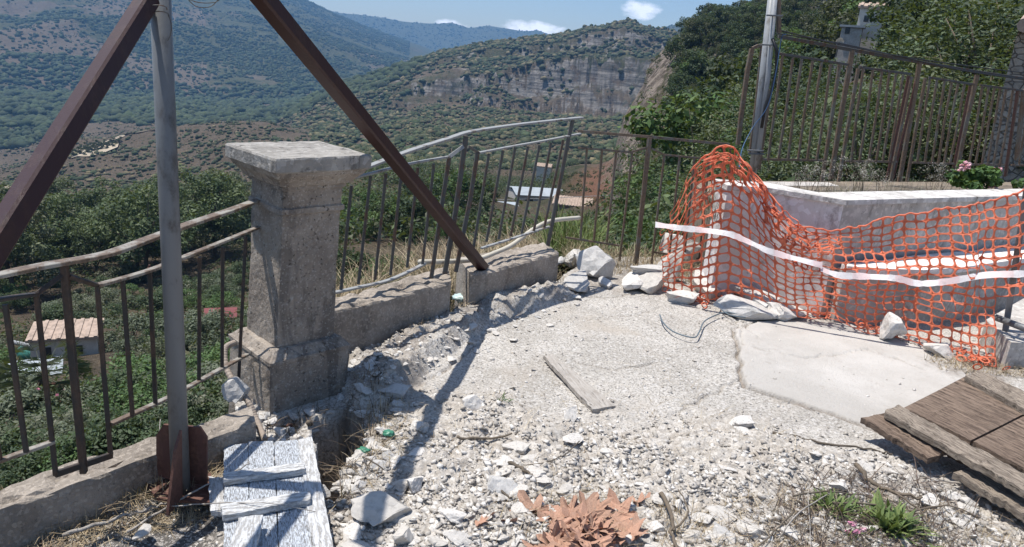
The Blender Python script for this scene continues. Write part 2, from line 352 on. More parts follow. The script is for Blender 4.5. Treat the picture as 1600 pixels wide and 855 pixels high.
# ---------------------------------------------------------------- TERRAIN
def cols(*rows):
    """each row: pixel column x, list of (r, y_pixel | ('z',z))"""
    out = []
    for x, prof in rows:
        rr, zz = [], []; az0 = None
        for r, q in prof:
            if isinstance(q, tuple): z = q[1]
            else:
                a, e = azel(x, q); z = EYE+r*math.tan(e)
            rr.append(r); zz.append(z)
        a0, _ = azel(x, 200 if x < 1100 else 150)
        out.append((a0, rr, zz))
    return out
Z = lambda v: ('z', v)
base_cols = cols(
 (-700, [(1, Z(-2)), (3, Z(-2.4)), (12, Z(-5.5)), (25, Z(-11)), (45, Z(-17)), (90, Z(-27)), (140, Z(-34)), (230, Z(-54)), (330, Z(-60)), (480, Z(-45)), (700, Z(-60)), (1100, Z(-90)), (5500, Z(-150))]),
 (0,    [(1, Z(-2)), (3, Z(-2.4)), (12, Z(-5.5)), (25, Z(-11)), (45, Z(-17)), (90, Z(-27)), (140, Z(-34)), (230, Z(-54)), (320, 330), (520, 268), (700, 262), (1100, Z(-100)), (5500, Z(-150))]),
 (140,  [(1, Z(-2)), (3, Z(-2.4)), (12, Z(-5.5)), (25, Z(-11)), (45, Z(-17)), (90, Z(-27)), (140, Z(-34)), (230, Z(-54)), (320, 300), (520, 218), (700, 222), (1100, Z(-100)), (5500, Z(-150))]),
 (260,  [(1, Z(-2)), (3, Z(-2.4)), (12, Z(-5.5)), (25, Z(-11)), (45, Z(-17)), (90, Z(-27)), (140, Z(-33)), (230, Z(-52)), (320, 300), (500, 199), (700, 203), (1100, Z(-100)), (5500, Z(-150))]),
 (390,  [(1, Z(-2)), (3, Z(-2.2)), (12, Z(-5.0)), (25, Z(-10)), (45, Z(-16)), (90, Z(-26)), (140, Z(-33)), (230, Z(-50)), (320, 290), (500, 193), (700, 198), (1100, Z(-100)), (5500, Z(-150))]),
 (520,  [(1, Z(-2)), (4.2, Z(-2)), (4.9, Z(-.25)), (7, Z(-.7)), (14, Z(-4)), (30, Z(-8.5)), (60, Z(-14)), (110, Z(-22)), (170, Z(-27)), (300, Z(-45)), (500, 215), (700, 205), (1100, Z(-90)), (5500, Z(-150))]),
 (700,  [(1, Z(-2)), (4.8, Z(-2)), (5.3, Z(-.2)), (7.5, Z(-.6)), (14, Z(-3.5)), (30, Z(-8)), (60, Z(-13.5)), (110, Z(-21)), (170, Z(-27)), (300, Z(-42)), (600, Z(-45)), (1100, Z(-60)), (5500, Z(-150))]),
 (830,  [(1, Z(-2)), (5.0, Z(-2)), (5.8, Z(-.1)), (8, Z(-.5)), (14, Z(-3)), (30, Z(-8)), (60, Z(-14)), (110, 345), (160, 318), (300, Z(-40)), (600, Z(-45)), (1100, Z(-60)), (5500, Z(-150))]),
 (930,  [(1, Z(-2)), (6.0, Z(-2)), (6.6, Z(-.1)), (9, Z(-.7)), (14, Z(-3)), (30, Z(-8)), (60, Z(-13)), (110, 330), (150, 300), (230, 262), (300, Z(-38)), (600, Z(-40)), (1100, Z(-60)), (5500, Z(-150))]),
 (1000, [(1, Z(-2)), (6.2, Z(-2)), (6.8, Z(-.1)), (9, Z(-.8)), (14, Z(-3)), (30, Z(-7)), (60, 360), (110, 310), (150, 268), (210, 228), (300, Z(-30)), (600, Z(-40)), (1100, Z(-60)), (5500, Z(-150))]),
 (1080, [(1, Z(-2)), (6.4, Z(-2)), (7.0, Z(-.1)), (9, Z(-.8)), (14, Z(-2.6)), (25, Z(-4.6)), (40, 360), (70, 290), (110, 220), (150, 150), (230, 100), (400, Z(0)), (5500, Z(-150))]),
 (1200, [(1, Z(-2)), (6.5, Z(-2)), (9, Z(-.9)), (14, Z(-2)), (25, 330), (40, 270), (70, 180), (110, 120), (150, 80), (230, 50), (400, Z(0)), (5500, Z(-150))]),
 (1400, [(1, Z(-2)), (6.5, Z(-2)), (9, Z(-.6)), (14, 330), (25, 270), (40, 190), (70, 80), (110, 0), (150, -40), (230, -80), (400, Z(20)), (5500, Z(-150))]),
 (1620, [(1, Z(-2)), (7.5, Z(-2)), (10, Z(-.3)), (14, 330), (25, 250), (40, 150), (70, 30), (110, -60), (150, -100), (230, -140), (400, Z(30)), (5500, Z(-150))]),
 (2200, [(1, Z(-2)), (7.5, Z(-2)), (10, Z(0)), (14, Z(0)), (25, Z(1)), (40, Z(5)), (70, Z(14)), (110, Z(26)), (150, Z(36)), (230, Z(50)), (400, Z(40)), (5500, Z(-150))]))
RN = 420
LR = np.linspace(math.log(1.5), math.log(5500), RN)
COLZ = np.array([np.interp(LR, np.log(c[1]), c[2]) for c in base_cols]); COLA = np.array([c[0] for c in base_cols])
def base_z(az, lr):
    k = np.clip((lr-LR[0])/(LR[1]-LR[0]), 0, RN-1.001); i = k.astype(int); f = k-i
    j = np.clip(np.searchsorted(COLA, az)-1, 0, len(COLA)-2); g = np.clip((az-COLA[j])/(COLA[j+1]-COLA[j]), 0, 1); g = g*g*(3-2*g)
    return (COLZ[j, i]*(1-f)+COLZ[j, i+1]*f)*(1-g)+(COLZ[j+1, i]*(1-f)+COLZ[j+1, i+1]*f)*g
def poly_el(pts):
    A = np.array([azel(x, y) for x, y in pts]); return A[:, 0], A[:, 1]
RIDGES = {
 'mid': (430, 900, -62, poly_el([(-600,330),(330,300),(380,215),(440,176),(480,158),(540,130),(600,113),(653,93),(695,79),(747,68),(796,63),(828,57),(856,56),(875,54),(905,45),(926,41),(951,38),(975,31),(986,31),(1000,38),(1028,45),(1053,47),(1080,60),(1150,75),(1400,110),(2200,200)])),
 'left': (1250, 3400, -105, poly_el([(-1200,60),(-400,-110),(-100,-150),(60,-120),(200,-80),(330,-50),(420,-25),(481,0),(520,20),(569,40),(612,56),(656,71),(682,81),(760,120),(900,180),(2200,300)])),
 'far': (3800, 4800, -140, poly_el([(-1200,120),(400,20),(480,8),(530,20),(570,24),(600,28),(625,33),(649,36),(690,37),(705,35),(733,44),(761,40),(796,45),(818,49),(839,47),(860,54),(1000,70),(1200,95),(2200,200)])),
 'beyond': (2200, 2900, -100, poly_el([(-2000,500),(800,400),(940,200),(985,80),(1020,50),(1045,41),(1065,35),(1090,31),(1120,40),(1200,70),(2200,200)])),
 'right': (75, 235, -12, poly_el([(900,420),(940,330),(963,228),(975,189),(989,165),(1005,135),(1014,105),(1035,82),(1067,51),(1084,38),(1121,27),(1153,24),(1198,20),(1235,0),(1330,-40),(1600,-150),(2200,-250)])),
}
MIDS = (np.array([0, .44, .50, .535, .58, .615, .67, .80, .82, 1.0]), np.array([0, .05, .08, .30, .34, .58, .61, .70, .82, 1.0]))
def terrain(x, y, detail=True):
    x = np.asarray(x, float); y = np.asarray(y, float)
    r = np.hypot(x, y)+1e-6; az = np.arctan2(x, y); lr = np.log(r)
    z = base_z(az, lr); kind = np.zeros_like(z)
    amp = np.clip((r-9)/120, 0, 1)
    z = z+amp*(fbm(x/45, y/45, 5, 3)-.5)*np.clip(r*.03, 0, 13)+np.clip((r-8)/20, 0, 1)*(fbm(x/7, y/7, 3, 5)-.5)*.9
    for i, (nm, (rf, rr, zf, (A, E))) in enumerate(RIDGES.items()):
        el = np.interp(az, A, E); zr = EYE+rr*np.tan(el)
        sc = rr-rf
        warp = (fbm(x/(sc*.28), y/(sc*.28), 5, 30+i)-.5)
        t = (r-rf)/(rr-rf)
        tw = np.clip(t+(warp*.22+(fbm(x/16, y/16, 4, 55, .6, True)-.5)*(.05 if nm == 'mid' else 0))*np.clip(4*t*(1-t), 0, 1), 0, 1)
        sh = np.interp(tw, *MIDS) if nm == 'mid' else (tw**.9)
        zfv = np.minimum(zf, zr)
        zl = zfv+(zr-zfv)*sh
        gull = (fbm(x/(sc*.16), y/(sc*.16), 6, 40+i, .52, True)-.55)
        H = np.maximum(zr-zfv, 10)
        zl = zl+gull*H*({'far': .1, 'mid': .34, 'left': .26}.get(nm, .2))*np.clip(4*t*(1-t)+.06, 0, 1)
        zl = np.where(t < 0, -1e4, zl)
        zl = np.where(t > 1, zr-(r-rr)*.35+gull*8, zl)
        if nm == 'right':
            zl = zl+(fbm(x/14, y/14, 5, 77, .55, True)-.5)*4*np.clip(4*t*(1-t), 0, 1)
        kind = np.where(zl > z, i+1, kind); z = np.maximum(z, zl)
    return z, kind
TZ = lambda x, y: float(terrain(np.array([x]), np.array([y]))[0][0])
def hit(px, py, r0=8.0, r1=6000):
    d = ray(px, py); h = math.hypot(d[0], d[1]); rs = np.exp(np.linspace(math.log(r0), math.log(r1), 1200))
    X = d[0]/h*rs; Y = d[1]/h*rs; Zr = EYE+d[2]/h*rs; zt, _ = terrain(X, Y)
    k = np.argmax(zt >= Zr)
    if not (zt >= Zr).any(): return None
    return np.array([X[k], Y[k], zt[k]])
def build_terrain():
    az = np.concatenate([np.linspace(-180, -58, 31)[:-1], np.linspace(-58, -41, 60)[:-1], np.linspace(-41, 43, 1000), np.linspace(43, 60, 60)[1:], np.linspace(60, 180, 31)[1:]])
    az = np.radians(az); r = np.exp(np.concatenate([np.linspace(math.log(1.5), math.log(60), 110)[:-1], np.linspace(math.log(60), math.log(5500), 430)]))
    A, R = np.meshgrid(az, r, indexing='ij'); X = np.sin(A)*R; Y = np.cos(A)*R
    z, k = terrain(X, Y); 
    # flatten behind the viewer: the village side
    back = np.clip((np.abs(A)-rad(75))/rad(40), 0, 1); z = z*(1-back)+back*np.where(R < 60, -2.5, -6)
    n, m = A.shape
    Vv = np.stack([X.ravel(), Y.ravel(), z.ravel()], 1)
    i = np.arange(n-1)[:, None]*m; j = np.arange(m-1)[None, :]
    F = np.stack([i+j, i+j+1, i+m+j+1, i+m+j], -1).reshape(-1, 4)
    F = F[:, ::-1]
    # soils: R brown-red earth, G green cover, B rock
    xr, yr = X, Y
    n1 = fbm(xr/60, yr/60, 5, 60); n2 = fbm(xr/300, yr/300, 5, 61)
    red = np.clip(1-np.hypot((np.degrees(A)-7.6)/4.6, (np.log(R)-math.log(165))/.5), 0, 1)*2.2
    redc = np.clip(red, 0, 1)*(k == 0)
    brown = np.where((k == 0) & (R > 240), .9, np.where(k == 1, .55, np.where(k == 2, .22, .25)))
    brown = np.where((k == 2) & (np.degrees(A) < -23) , .25+.6*np.clip((n2-.44)*8, 0, 1)*np.clip((2300-R)/900, 0, 1), brown)
    brown = np.clip(brown+(n1-.5)*1.1+(n2-.5)*.9, 0, 1)
    brown = np.where(k == 3, .05, brown)
    col = np.stack([redc, brown, (k == 1)*1.0+(k == 5)*.55, np.ones_like(brown)], -1).reshape(-1, 4)
    t = NT("terrain_soil", .95, .1); t.co = t.geo('Position')
    at = t.attr(); red_, br_, rk_ = t.sep(at, 0), t.sep(at, 1), t.sep(at, 2)
    far = t.noise(.012, 8, .65); mid = t.noise(.11, 8, .7); near = t.noise(1.3, 8, .7)
    grass = t.mix(t.ramp(mid, .35, .65), (.155,.115,.085), (.10,.08,.062)); grass = t.mix(t.ramp(near, .4, .7), grass, (.19,.145,.10))
    green = t.mix(t.ramp(mid, .4, .6), (.05,.06,.03), (.085,.085,.045)); green = t.mix(t.math('MULTIPLY', t.ramp(near, .45, .7), .4), green, (.17,.14,.08))
    c = t.mix(t.math('MULTIPLY', t.ramp(t.math('ADD', br_, t.math('MULTIPLY', t.math('SUBTRACT', mid, .5), .9)), .3, .7), .9), green, grass)
    c = t.mix(red_, c, t.mix(t.ramp(near, .35, .65), (.27,.135,.085), (.20,.115,.075)))
    slope = t.sep(t.geo('Normal'), 2)
    strata = t.noise(1.0, 7, .7, vec=t.map((.02, .02, .35)))
    rock = t.mix(t.ramp(strata, .35, .62), (.085,.08,.075), (.34,.31,.28)); rock = t.mix(t.ramp(mid, .5, .64), rock, (.17,.13,.10)); rock = t.mix(t.ramp(t.noise(.06, 6, .7, vec=t.map((1, 1, .4))), .54, .66), rock, (.09,.09,.07))
    steep = t.ramp(t.math('ADD', slope, t.math('MULTIPLY', t.math('SUBTRACT', mid, .5), .25)), .84, .72)
    outc = t.math('MULTIPLY', t.ramp(t.noise(.035, 8, .72), .56, .63), t.ramp(rk_, .7, .9)); steep = t.math('MAXIMUM', steep, t.math('MULTIPLY', outc, .7))
    grass = t.mix(t.ramp(t.noise(.02, 6, .7), .5, .6), grass, (.21,.155,.085))
    rock = t.mix(t.ramp(rk_, .62, .9), t.mix(t.ramp(t.noise(.35, 8, .75, .5, vec=t.map((1, 1, .5))), .42, .58), (.40,.33,.27), (.13,.105,.085)), rock)
    c = t.mix(t.math('MULTIPLY', steep, t.math('MINIMUM', t.math('ADD', rk_, .45), 1.0)), c, rock)
    b = t.bump(strata, .9, 6.0); b = t.bump(t.noise(.15, 8, .75), 1.0, 4.0, b); b = t.bump(near, .6, .25, b)
    m_ = t.done(c, b)
    o = meshobj("terrain", Vv, F, m_, smooth=True, col=col); tag(o, kind="structure")
build_terrain()
# ---------------------------------------------------------------- foliage kit
def ico(sub):
    bm = bmesh.new(); bmesh.ops.create_icosphere(bm, subdivisions=sub, radius=1); bm.verts.ensure_lookup_table()
    v = np.array([x.co[:] for x in bm.verts]); f = np.array([[w_.index for w_ in q.verts] for q in bm.faces]); bm.free(); return v, f
ICO1, ICO2, ICO3 = ico(1), ico(2), ico(3)
def blobs(P, S, C, base, squash=.75, jit=.28, seed=0):
    """many lumpy balls in one mesh; P Nx3, S N, C Nx3"""
    g = np.random.default_rng(seed); v0, f0 = base; n = len(P); k = len(v0)
    rr = 1+(g.random((n, k))-.5)*2*jit
    st = 1+(g.random((n, 3))-.5)*.5; st[:, 2] *= squash
    a = g.random(n)*6.283; ca, sa = np.cos(a)[:, None], np.sin(a)[:, None]
    x, y, z = v0[:, 0][None], v0[:, 1][None], v0[:, 2][None]
    q = np.stack([(x*ca-y*sa), (x*sa+y*ca), z+0*ca], -1)*rr[..., None]*st[:, None]*S[:, None, None]+P[:, None]
    f = (f0[None]+np.arange(n)[:, None, None]*k).reshape(-1, 3)
    hh = (v0[:, 2][None]*0+1)
    c = np.repeat(C, k, 0)*(1+(g.random((n*k, 1))-.5)*.35)
    return q.reshape(-1, 3), f, c
def scatter(name, n, azr, rr, size, cols_, base, seed, mask=None, dens=None, label=None, kinds=None, sink=.25):
    g = np.random.default_rng(seed)
    az = np.radians(g.uniform(*azr, n)); r = np.exp(g.uniform(math.log(rr[0]), math.log(rr[1]), n)) if dens is None else g.uniform(rr[0]**dens, rr[1]**dens, n)**(1/dens)
    x, y = np.sin(az)*r, np.cos(az)*r; z, k = terrain(x, y)
    keep = np.ones(n, bool)
    if mask is not None: keep &= mask(x, y, z, k, az, r, g)
    if kinds is not None: keep &= np.isin(k, kinds)
    if kinds == [1]:
        z2, _ = terrain(x*(1-9/r), y*(1-9/r)); keep &= ((z-z2) < 6.5) | (g.random(n) < .30)
    x, y, z, r = x[keep], y[keep], z[keep], r[keep]; m = len(x)
    s = size[0]+(size[1]-size[0])*g.random(m)**2.8
    ci = g.random(m); cc = np.array(cols_); c = cc[(ci*len(cc)).astype(int)]*(.75+.5*g.random((m, 1)))
    Vv, Ff, Cc = blobs(np.stack([x, y, z+s*sink], 1), s, c, base, seed=seed)
    return Vv, Ff, Cc
def merge(parts):
    v, f, c = [], [], []; n = 0
    for a, b, d in parts: v.append(a); f.append(b+n); c.append(d); n += len(a)
    return np.concatenate(v), np.concatenate(f), np.concatenate(c)
DARK = [(.045,.062,.028), (.055,.07,.032), (.036,.05,.026), (.07,.075,.04)]
DRYG = [(.10,.095,.05), (.15,.125,.07), (.07,.075,.04)]
clump = lambda s, th: (lambda x, y, z, k, az, r, g: .6*fbm(x/(s*2.5), y/(s*2.5), 6, 91, .6)+.4*fbm(x/9, y/9, 3, 93)+.10*(g.random(len(x))-.5) > th)
parts = []
parts.append(scatter('', 130000, (-41, -9), (1150, 3600), (1.1, 4.6), DARK[:3], ICO1, 1, lambda x, y, z, k, az, r, g: (.6*fbm(x/260, y/260, 6, 91, .6)+.4*fbm(x/22, y/22, 3, 93)+.12*(g.random(len(x))-.5) > .455) & (fbm(x/420, y/420, 4, 92, .5, True) > .38) & ~((az < rad(-21)) & (r < 2400) & (fbm(x/300, y/300, 5, 61) > .48) & (g.random(len(x)) < .75)), dens=1.1))
parts.append(scatter('', 75000, (-24, 17), (400, 930), (.4, 3.3), DARK+DRYG[:2], ICO1, 2, clump(34, .485), dens=1.2, kinds=[1]))
parts.append(scatter('', 9000, (-16, 14), (255, 640), (.8, 2.6), DARK+DRYG[:2], ICO2, 33, clump(30, .40), dens=1.2, kinds=[0]))
parts.append(scatter('', 26000, (-41, -6), (240, 900), (.4, 1.7), DARK+DRYG, ICO1, 3, clump(45, .46), dens=1.2, kinds=[0]))
def treeline(x, y, z, k, az, r, g): return (r < 1350+60*np.sin(az*20)) & (r > 760+60*np.sin(az*33))
parts.append(scatter('', 9000, (-36, -8), (760, 1500), (3.5, 7), DARK[:3], ICO1, 4, treeline, dens=1))
parts.append(scatter('', 6000, (-30, 20), (3800, 4850), (4, 8), DARK, ICO1, 5, clump(500, .45), dens=1, kinds=[3]))
parts.append(scatter('', 1200, (5, 20), (2300, 2950), (4, 9), DARK, ICO1, 6, dens=1, kinds=[4]))
Vv, Ff, Cc = merge(parts)
tag(meshobj("hillside_scrub", Vv, Ff, MAT['scrub'], col=Cc), "dark evergreen scrub dotting the far valley sides and mountain", "scrub", kind="stuff")
# leaf clouds ----------------------------------------------------------------
GR0 = [(.062,.092,.038), (.078,.112,.044), (.05,.075,.034), (.10,.13,.055)]
def leaf_cloud(centers, radii, n, size, cols_, g, layered=.0, aspect=.5, shell=.55):
    m = len(centers); w_ = radii**2; idx = g.choice(m, n, p=w_/w_.sum())
    d = g.normal(size=(n, 3)); d /= np.linalg.norm(d, axis=1)[:, None]
    rr = shell+(1-shell)*g.random(n)**.7; rr = np.where(g.random(n) < .12, rr*1.18, rr)
    p = centers[idx]+d*(radii[idx]*rr)[:, None]*np.array([1, 1, .8])
    nrm = d*(1-layered)*.8+g.normal(size=(n, 3))*.55+np.array([0, 0, .5+layered*1.4]); nrm /= np.linalg.norm(nrm, axis=1)[:, None]
    t = np.cross(nrm, g.normal(size=(n, 3))); t /= np.linalg.norm(t, axis=1)[:, None]; b = np.cross(nrm, t)
    s = size*(.6+.8*g.random(n)); a = s*aspect
    q = np.stack([p-t*s[:, None]*.5, p+b*a[:, None]*.5-t*s[:, None]*.05, p+t*s[:, None]*.5-nrm*s[:, None]*.12, p-b*a[:, None]*.5-t*s[:, None]*.05], 1)
    cc = np.array(cols_); base = cc[(g.random(m)*len(cc)).astype(int)]; c = base[idx]*(.7+.6*g.random((n, 1)))
    return q.reshape(-1, 3), np.arange(n*4).reshape(-1, 4), np.repeat(c, 4, 0)
def thicket(name, n, azr, rr, size, cols_, seed, mask, per, label, leafk=.5):
    g = np.random.default_rng(seed); az = np.radians(g.uniform(*azr, n)); r = g.uniform(*rr, n); x, y = np.sin(az)*r, np.cos(az)*r
    z, k = terrain(x, y); keep = mask(az, r, x, y, g); x, y, z, r = x[keep], y[keep], z[keep], r[keep]; m = len(x)
    s_ = g.uniform(*size, m); c = np.stack([x, y, z+s_*.35], 1)
    v, f, cc = leaf_cloud(np.concatenate([c, c+g.normal(size=(m, 3))*s_[:, None]*.5]), np.concatenate([s_, s_*.7]), m*per, leafk, cols_, g)
    tag(meshobj(name, v, f, MAT['leaf'], col=cc), label, "thicket", kind="stuff")
nored = lambda az, r: ~((np.degrees(az) > 3.5) & (np.degrees(az) < 10.6) & (r > 112) & (r < 255))
yard = lambda az, r: ~((np.degrees(az) > -6) & (np.degrees(az) < 7.5) & (r > 84) & (r < 175))
thicket('valley_thicket', 4200, (-16, 12), (55, 420), (1.1, 2.6), GR0+DARK, 21, lambda az, r, x, y, g: (fbm(x/25, y/25, 3, 12)+.3*g.random(len(x)) > .44) & nored(az, r) & yard(az, r), 34, "mid green thicket filling the valley floor behind the curved railing")
thicket('dry_bushes', 420, (3, 11), (112, 250), (.35, .9), DARK+DRYG, 22, lambda az, r, x, y, g: fbm(x/12, y/12, 3, 15) > .5, 30, "sparse low scrub on the red earth slope")
thicket('hill_undergrowth', 2600, (9.5, 42), (14, 140), (.5, 1.5), GR0, 23, lambda az, r, x, y, g: (np.degrees(az) > 10.5+np.clip((r-60)/60, 0, 1)*2.2) & ~((np.degrees(az) > 22) & (np.degrees(az) < 27.5) & (r > 36) & (r < 66)), 60, "low green undergrowth between the trees of the right hill", .24)
_hh = hit(108, 556, 20, 150); _ha, _hr = math.atan2(_hh[0], _hh[1]), math.hypot(_hh[0], _hh[1])
thicket('slope_undergrowth', 1500, (-42, -13), (24, 150), (.5, 1.2), GR0+DARK+DRYG[:1], 24, lambda az, r, x, y, g: ~((np.abs(az-_ha) < rad(5)) & (r > _hr-13) & (r < _hr+6)) & (fbm(x/14, y/14, 3, 16)+.2*g.random(len(x)) > .50), 44, "low green undergrowth on the slope below the left railing", .26)
def make_tree_mesh(seed, H, W, nl, leaf, cols_, trunk=.28, nclump=26, layered=0., aspect=.5, low=.25, dome=1.0):
    """returns (crown mesh data, trunk mesh data) standing at the origin"""
    g = np.random.default_rng(seed)
    cs, rs = [], []
    for i in range(nclump):
        a = g.random()*6.283; h = low+(1-low)*g.random()**.8; rad_ = W*.5*math.sqrt(max(.05, 1-((h-(low+.32))/(1.06-low-.1))**2*dome*1.35))*g.random()**.5*.92
        cs.append((math.cos(a)*rad_, math.sin(a)*rad_, H*h*.93)); rs.append(W*(.10+.11*g.random())*(1.1-.35*h))
    cs, rs = np.array(cs), np.array(rs)
    v, f, c = leaf_cloud(cs, rs, nl, leaf, cols_, g, layered, aspect)
    tb = MB(); top = np.array([g.normal()*W*.06, g.normal()*W*.06, H*.62])
    pts = [np.array([0, 0, -H*.06]), np.array([g.normal()*.02*H, g.normal()*.02*H, H*.25]), top]
    tb.tube(smooth_path(pts, 4), [trunk*(1-.07*i) for i in range(9)], 7)
    for i in g.choice(nclump, min(11, nclump), replace=False):
        s0 = pts[1]*.6+top*(.4*g.random()); e = cs[i]
        mid_ = (s0+e)/2+np.array([0, 0, H*.05])
        tb.tube([s0, mid_, e], [trunk*.42, trunk*.25, trunk*.08], 5)
    return (v, f, c), tb
def tree_kind(name, seed, *a, label, cat='tree', group=None, **k):
    (v, f, c), tb = make_tree_mesh(seed, *a, **k)
    root = empty(name, (0, 0, 0), label, cat, group)
    meshobj('crown', v, f, MAT['leaf'], root, col=c); tb.build('trunk', MAT['bark'], root, smooth=True)
    root['_free'] = 1
    return root
def dup(root, loc, rz=0, sc=1.0, label=None, group=None, first=[None]):
    if root.get('_free'):
        r = root; del r['_free']
    else:
        r = root.copy(); COL.objects.link(r)
        for ch in list(root.children):
            c = ch.copy(); COL.objects.link(c); c.parent = r
            for gch in ch.children: d = gch.copy(); COL.objects.link(d); d.parent = c
    r.location = Vector([float(v) for v in loc]); r.rotation_euler = (0, 0, rz)
    r.scale = (sc, sc, sc) if not hasattr(sc, '__len__') else sc
    if label: r['label'] = label
    if group: r['group'] = group
    return r
GR = [(.028,.046,.022), (.052,.080,.034), (.038,.062,.030), (.085,.115,.052)]
EU = [(.092,.112,.058), (.112,.13,.066), (.078,.10,.052), (.13,.135,.08)]
BR = [(.075,.13,.035), (.06,.11,.03), (.09,.14,.045)]
# wood on the left below the terrace (eucalyptus-like)
L1 = "tall dusty green eucalyptus in the wood below the left railing"
eu = [tree_kind('eucalyptus_tree', 100+i, 12.5, 10.5, 7000, .42, EU if i % 2 else [(.085,.115,.05), (.06,.085,.04), (.10,.13,.055)], label=L1, group="eucalyptus trees below the left railing", nclump=34, trunk=.3, low=.22) for i in range(4)]
spots = [(0,425),(45,410),(85,420),(120,400),(150,430),(175,405),(215,415),(250,395),(275,418),(305,390),(335,400),(355,375),(385,370),(20,385),(65,380),(110,370),(165,372),(210,375),(240,365),(290,362),(325,350),(350,345),(-30,440),(-70,400),(-110,450),(-160,430),(-40,380),(395,345),(60,445),(20,465),(230,440)]
for i, (px, py) in enumerate(spots):
    h = hit(px, py, 60, 400)
    if h is None: continue
    px_h = {0: 1.0}.get(0); s = .62+.42*random.random()
    if py < 385: s *= .92
    dup(eu[i % 4], h-np.array([0, 0, .4]), random.random()*6, (s*1.1, s*1.1, s))
# shrubs between wood and terrace
L2 = "rounded grey green shrub on the slope under the left railing"
sh = [tree_kind('slope_shrub', 140+i, 3.4, 4.6, 3200, .20, [[(.11,.13,.085), (.13,.15,.098), (.09,.11,.068)], [(.05,.075,.038), (.07,.10,.048)], [(.09,.15,.05), (.075,.13,.045)], [(.15,.155,.105), (.115,.13,.08)]][i], label=L2, cat='shrub', group="shrubs on the slope under the left railing", nclump=22, trunk=.08, low=.10) for i in range(4)]
g_ = random.Random(3); cnt = 0
for tries in range(1200):
    if cnt >= 190: break
    px, py = g_.uniform(-60, 430), g_.uniform(425, 760)
    if 20 < px < 190 and 515 < py < 640: continue
    if 0 <= px < 70 and 500 < py < 640: continue
    h = hit(px, py, 7, 200)
    if h is None: continue
    r = math.hypot(h[0], h[1])
    if r < 13: continue
    s = (.42+.5*g_.random())*min(1.0, .36+r/70)
    dup(sh[g_.choice((0, 1, 0, 3, 1, 2))], h-np.array([0, 0, .3]), g_.random()*6, (s, s, s*.85)); cnt += 1
# right hill wood
L3 = "bushy dark green tree in the dense wood on the right hill"
rt = [tree_kind('hillside_tree', 160+i, 6.4, 6.4, 3600, .34, [GR, DARK, GR+BR[:1], DARK][i], label=L3, group="trees of the wood on the right hill", nclump=24, trunk=.16, low=.12) for i in range(4)]
cnt = 0
for tries in range(2600):
    if cnt >= 258: break
    px, py = g_.uniform(1000, 1660), g_.uniform(-60, 300)
    h = hit(px, py, 30, 300)
    if h is None: continue
    r = math.hypot(h[0], h[1])
    if r < 48: continue
    # keep the tan cliff edge clear
    edge = np.interp(py, [60, 100, 165, 230, 330], [1062, 1045, 1052, 1070, 1060])
    if px < edge: continue
    if 1275 < px < 1405 and r < 66 and py < 260: continue
    s = .6+.55*g_.random()
    dup(rt[cnt % 4], h-np.array([0, 0, .6]), g_.random()*6, (s, s, s*.95)); cnt += 1
for i in range(38):
    px = 1072+4.4*i; sk = np.interp(px, [1067, 1084, 1121, 1153, 1198, 1235], [51, 38, 27, 24, 20, 0]); h = hit(px, sk+g_.uniform(2, 22), 60, 300)
    if h is not None: s = g_.uniform(.7, 1.05); dup(rt[i % 4], h-np.array([0, 0, .8]), g_.random()*6, (s, s, s*.9))
# nearer broadleaf crowns behind the right fence
L4 = "leafy spreading tree growing close behind the rusty fence"
nt = [tree_kind('broadleaf_tree', 190+i, 5.2, 6.0, 5500, .17, [GR+EU, [(.07,.10,.05), (.09,.12,.065), (.045,.07,.038)], [(.055,.085,.042), (.08,.115,.055), (.035,.055,.03), (.10,.125,.075)]][i], label=L4, group="broadleaf trees behind the rusty fence", nclump=44, trunk=.13, low=.04, layered=.55, aspect=.42) for i in range(3)]
cnt = 0
for (px, py, r, s) in [(1250,330,15,.5),(1320,350,14,.45),(1385,330,15,.5),(1450,345,14.5,.5),(1520,330,15,.5),
    (1160,420,15,.5),(1105,440,17,.5),(1060,430,18,.42),(1210,380,16,.5),(1130,380,25,.7),(1200,330,24,.8),(1270,300,25,.7),(1350,300,23,.6),(1500,265,23,.85),(1500,250,22,.95),(1570,240,24,.95),(1640,230,30,1.),
    (1090,340,34,.8),(1150,280,38,.9),(1220,230,38,1.),(1290,250,38,.6),(1440,190,34,.85),(1495,130,33,1.15),(1520,120,34,1.2),(1600,110,34,1.2),(1060,400,27,.6),(1040,385,34,.6),(1720,200,34,1.2)]:
    a, e = azel(px, py); x, y = math.sin(a)*r, math.cos(a)*r; z = TZ(x, y)
    dup(nt[cnt % 3], (x, y, z-.3), g_.random()*6, (s, s, s*1.0)); cnt += 1
# green bushes in front-centre of the valley and close to the kerb
L5 = "bright green bush behind the curved railing"
cb = [tree_kind('valley_bush', 220+i, 3.0, 3.6, 4200, .16, [BR, GR, BR+GR][i], label=L5, cat='bush', group="green bushes seen through the curved railing", nclump=24, trunk=.06, low=.05) for i in range(3)]
for i, (px, py, r, s) in enumerate([(700,385,22,.55),(660,395,25,.5),(620,400,28,.6),(580,405,26,.6),(800,400,26,.6),(840,395,25,.6),(760,400,30,.55),(545,400,30,.7),(910,395,18,.5),(950,400,17,.5),(980,410,19,.7),(1010,400,22,.8),(940,370,32,.8),(985,350,45,1.),(1020,330,48,1.2),(700,350,55,1.),(650,345,60,1.2),(600,350,60,1.2),(560,340,70,1.5),(830,355,60,1.),(740,300,95,1.6),(690,300,95,1.7),(640,300,100,1.8),(720,290,80,2.2),(1030,420,13,.5),(1065,440,12,.5)]):
    a, e = azel(px, py); x, y = math.sin(a)*r, math.cos(a)*r; dup(cb[i % 3], (x, y, TZ(x, y)-.15), i*1.7, s)
a, e = azel(1088, 340); x, y = math.sin(a)*33, math.cos(a)*33
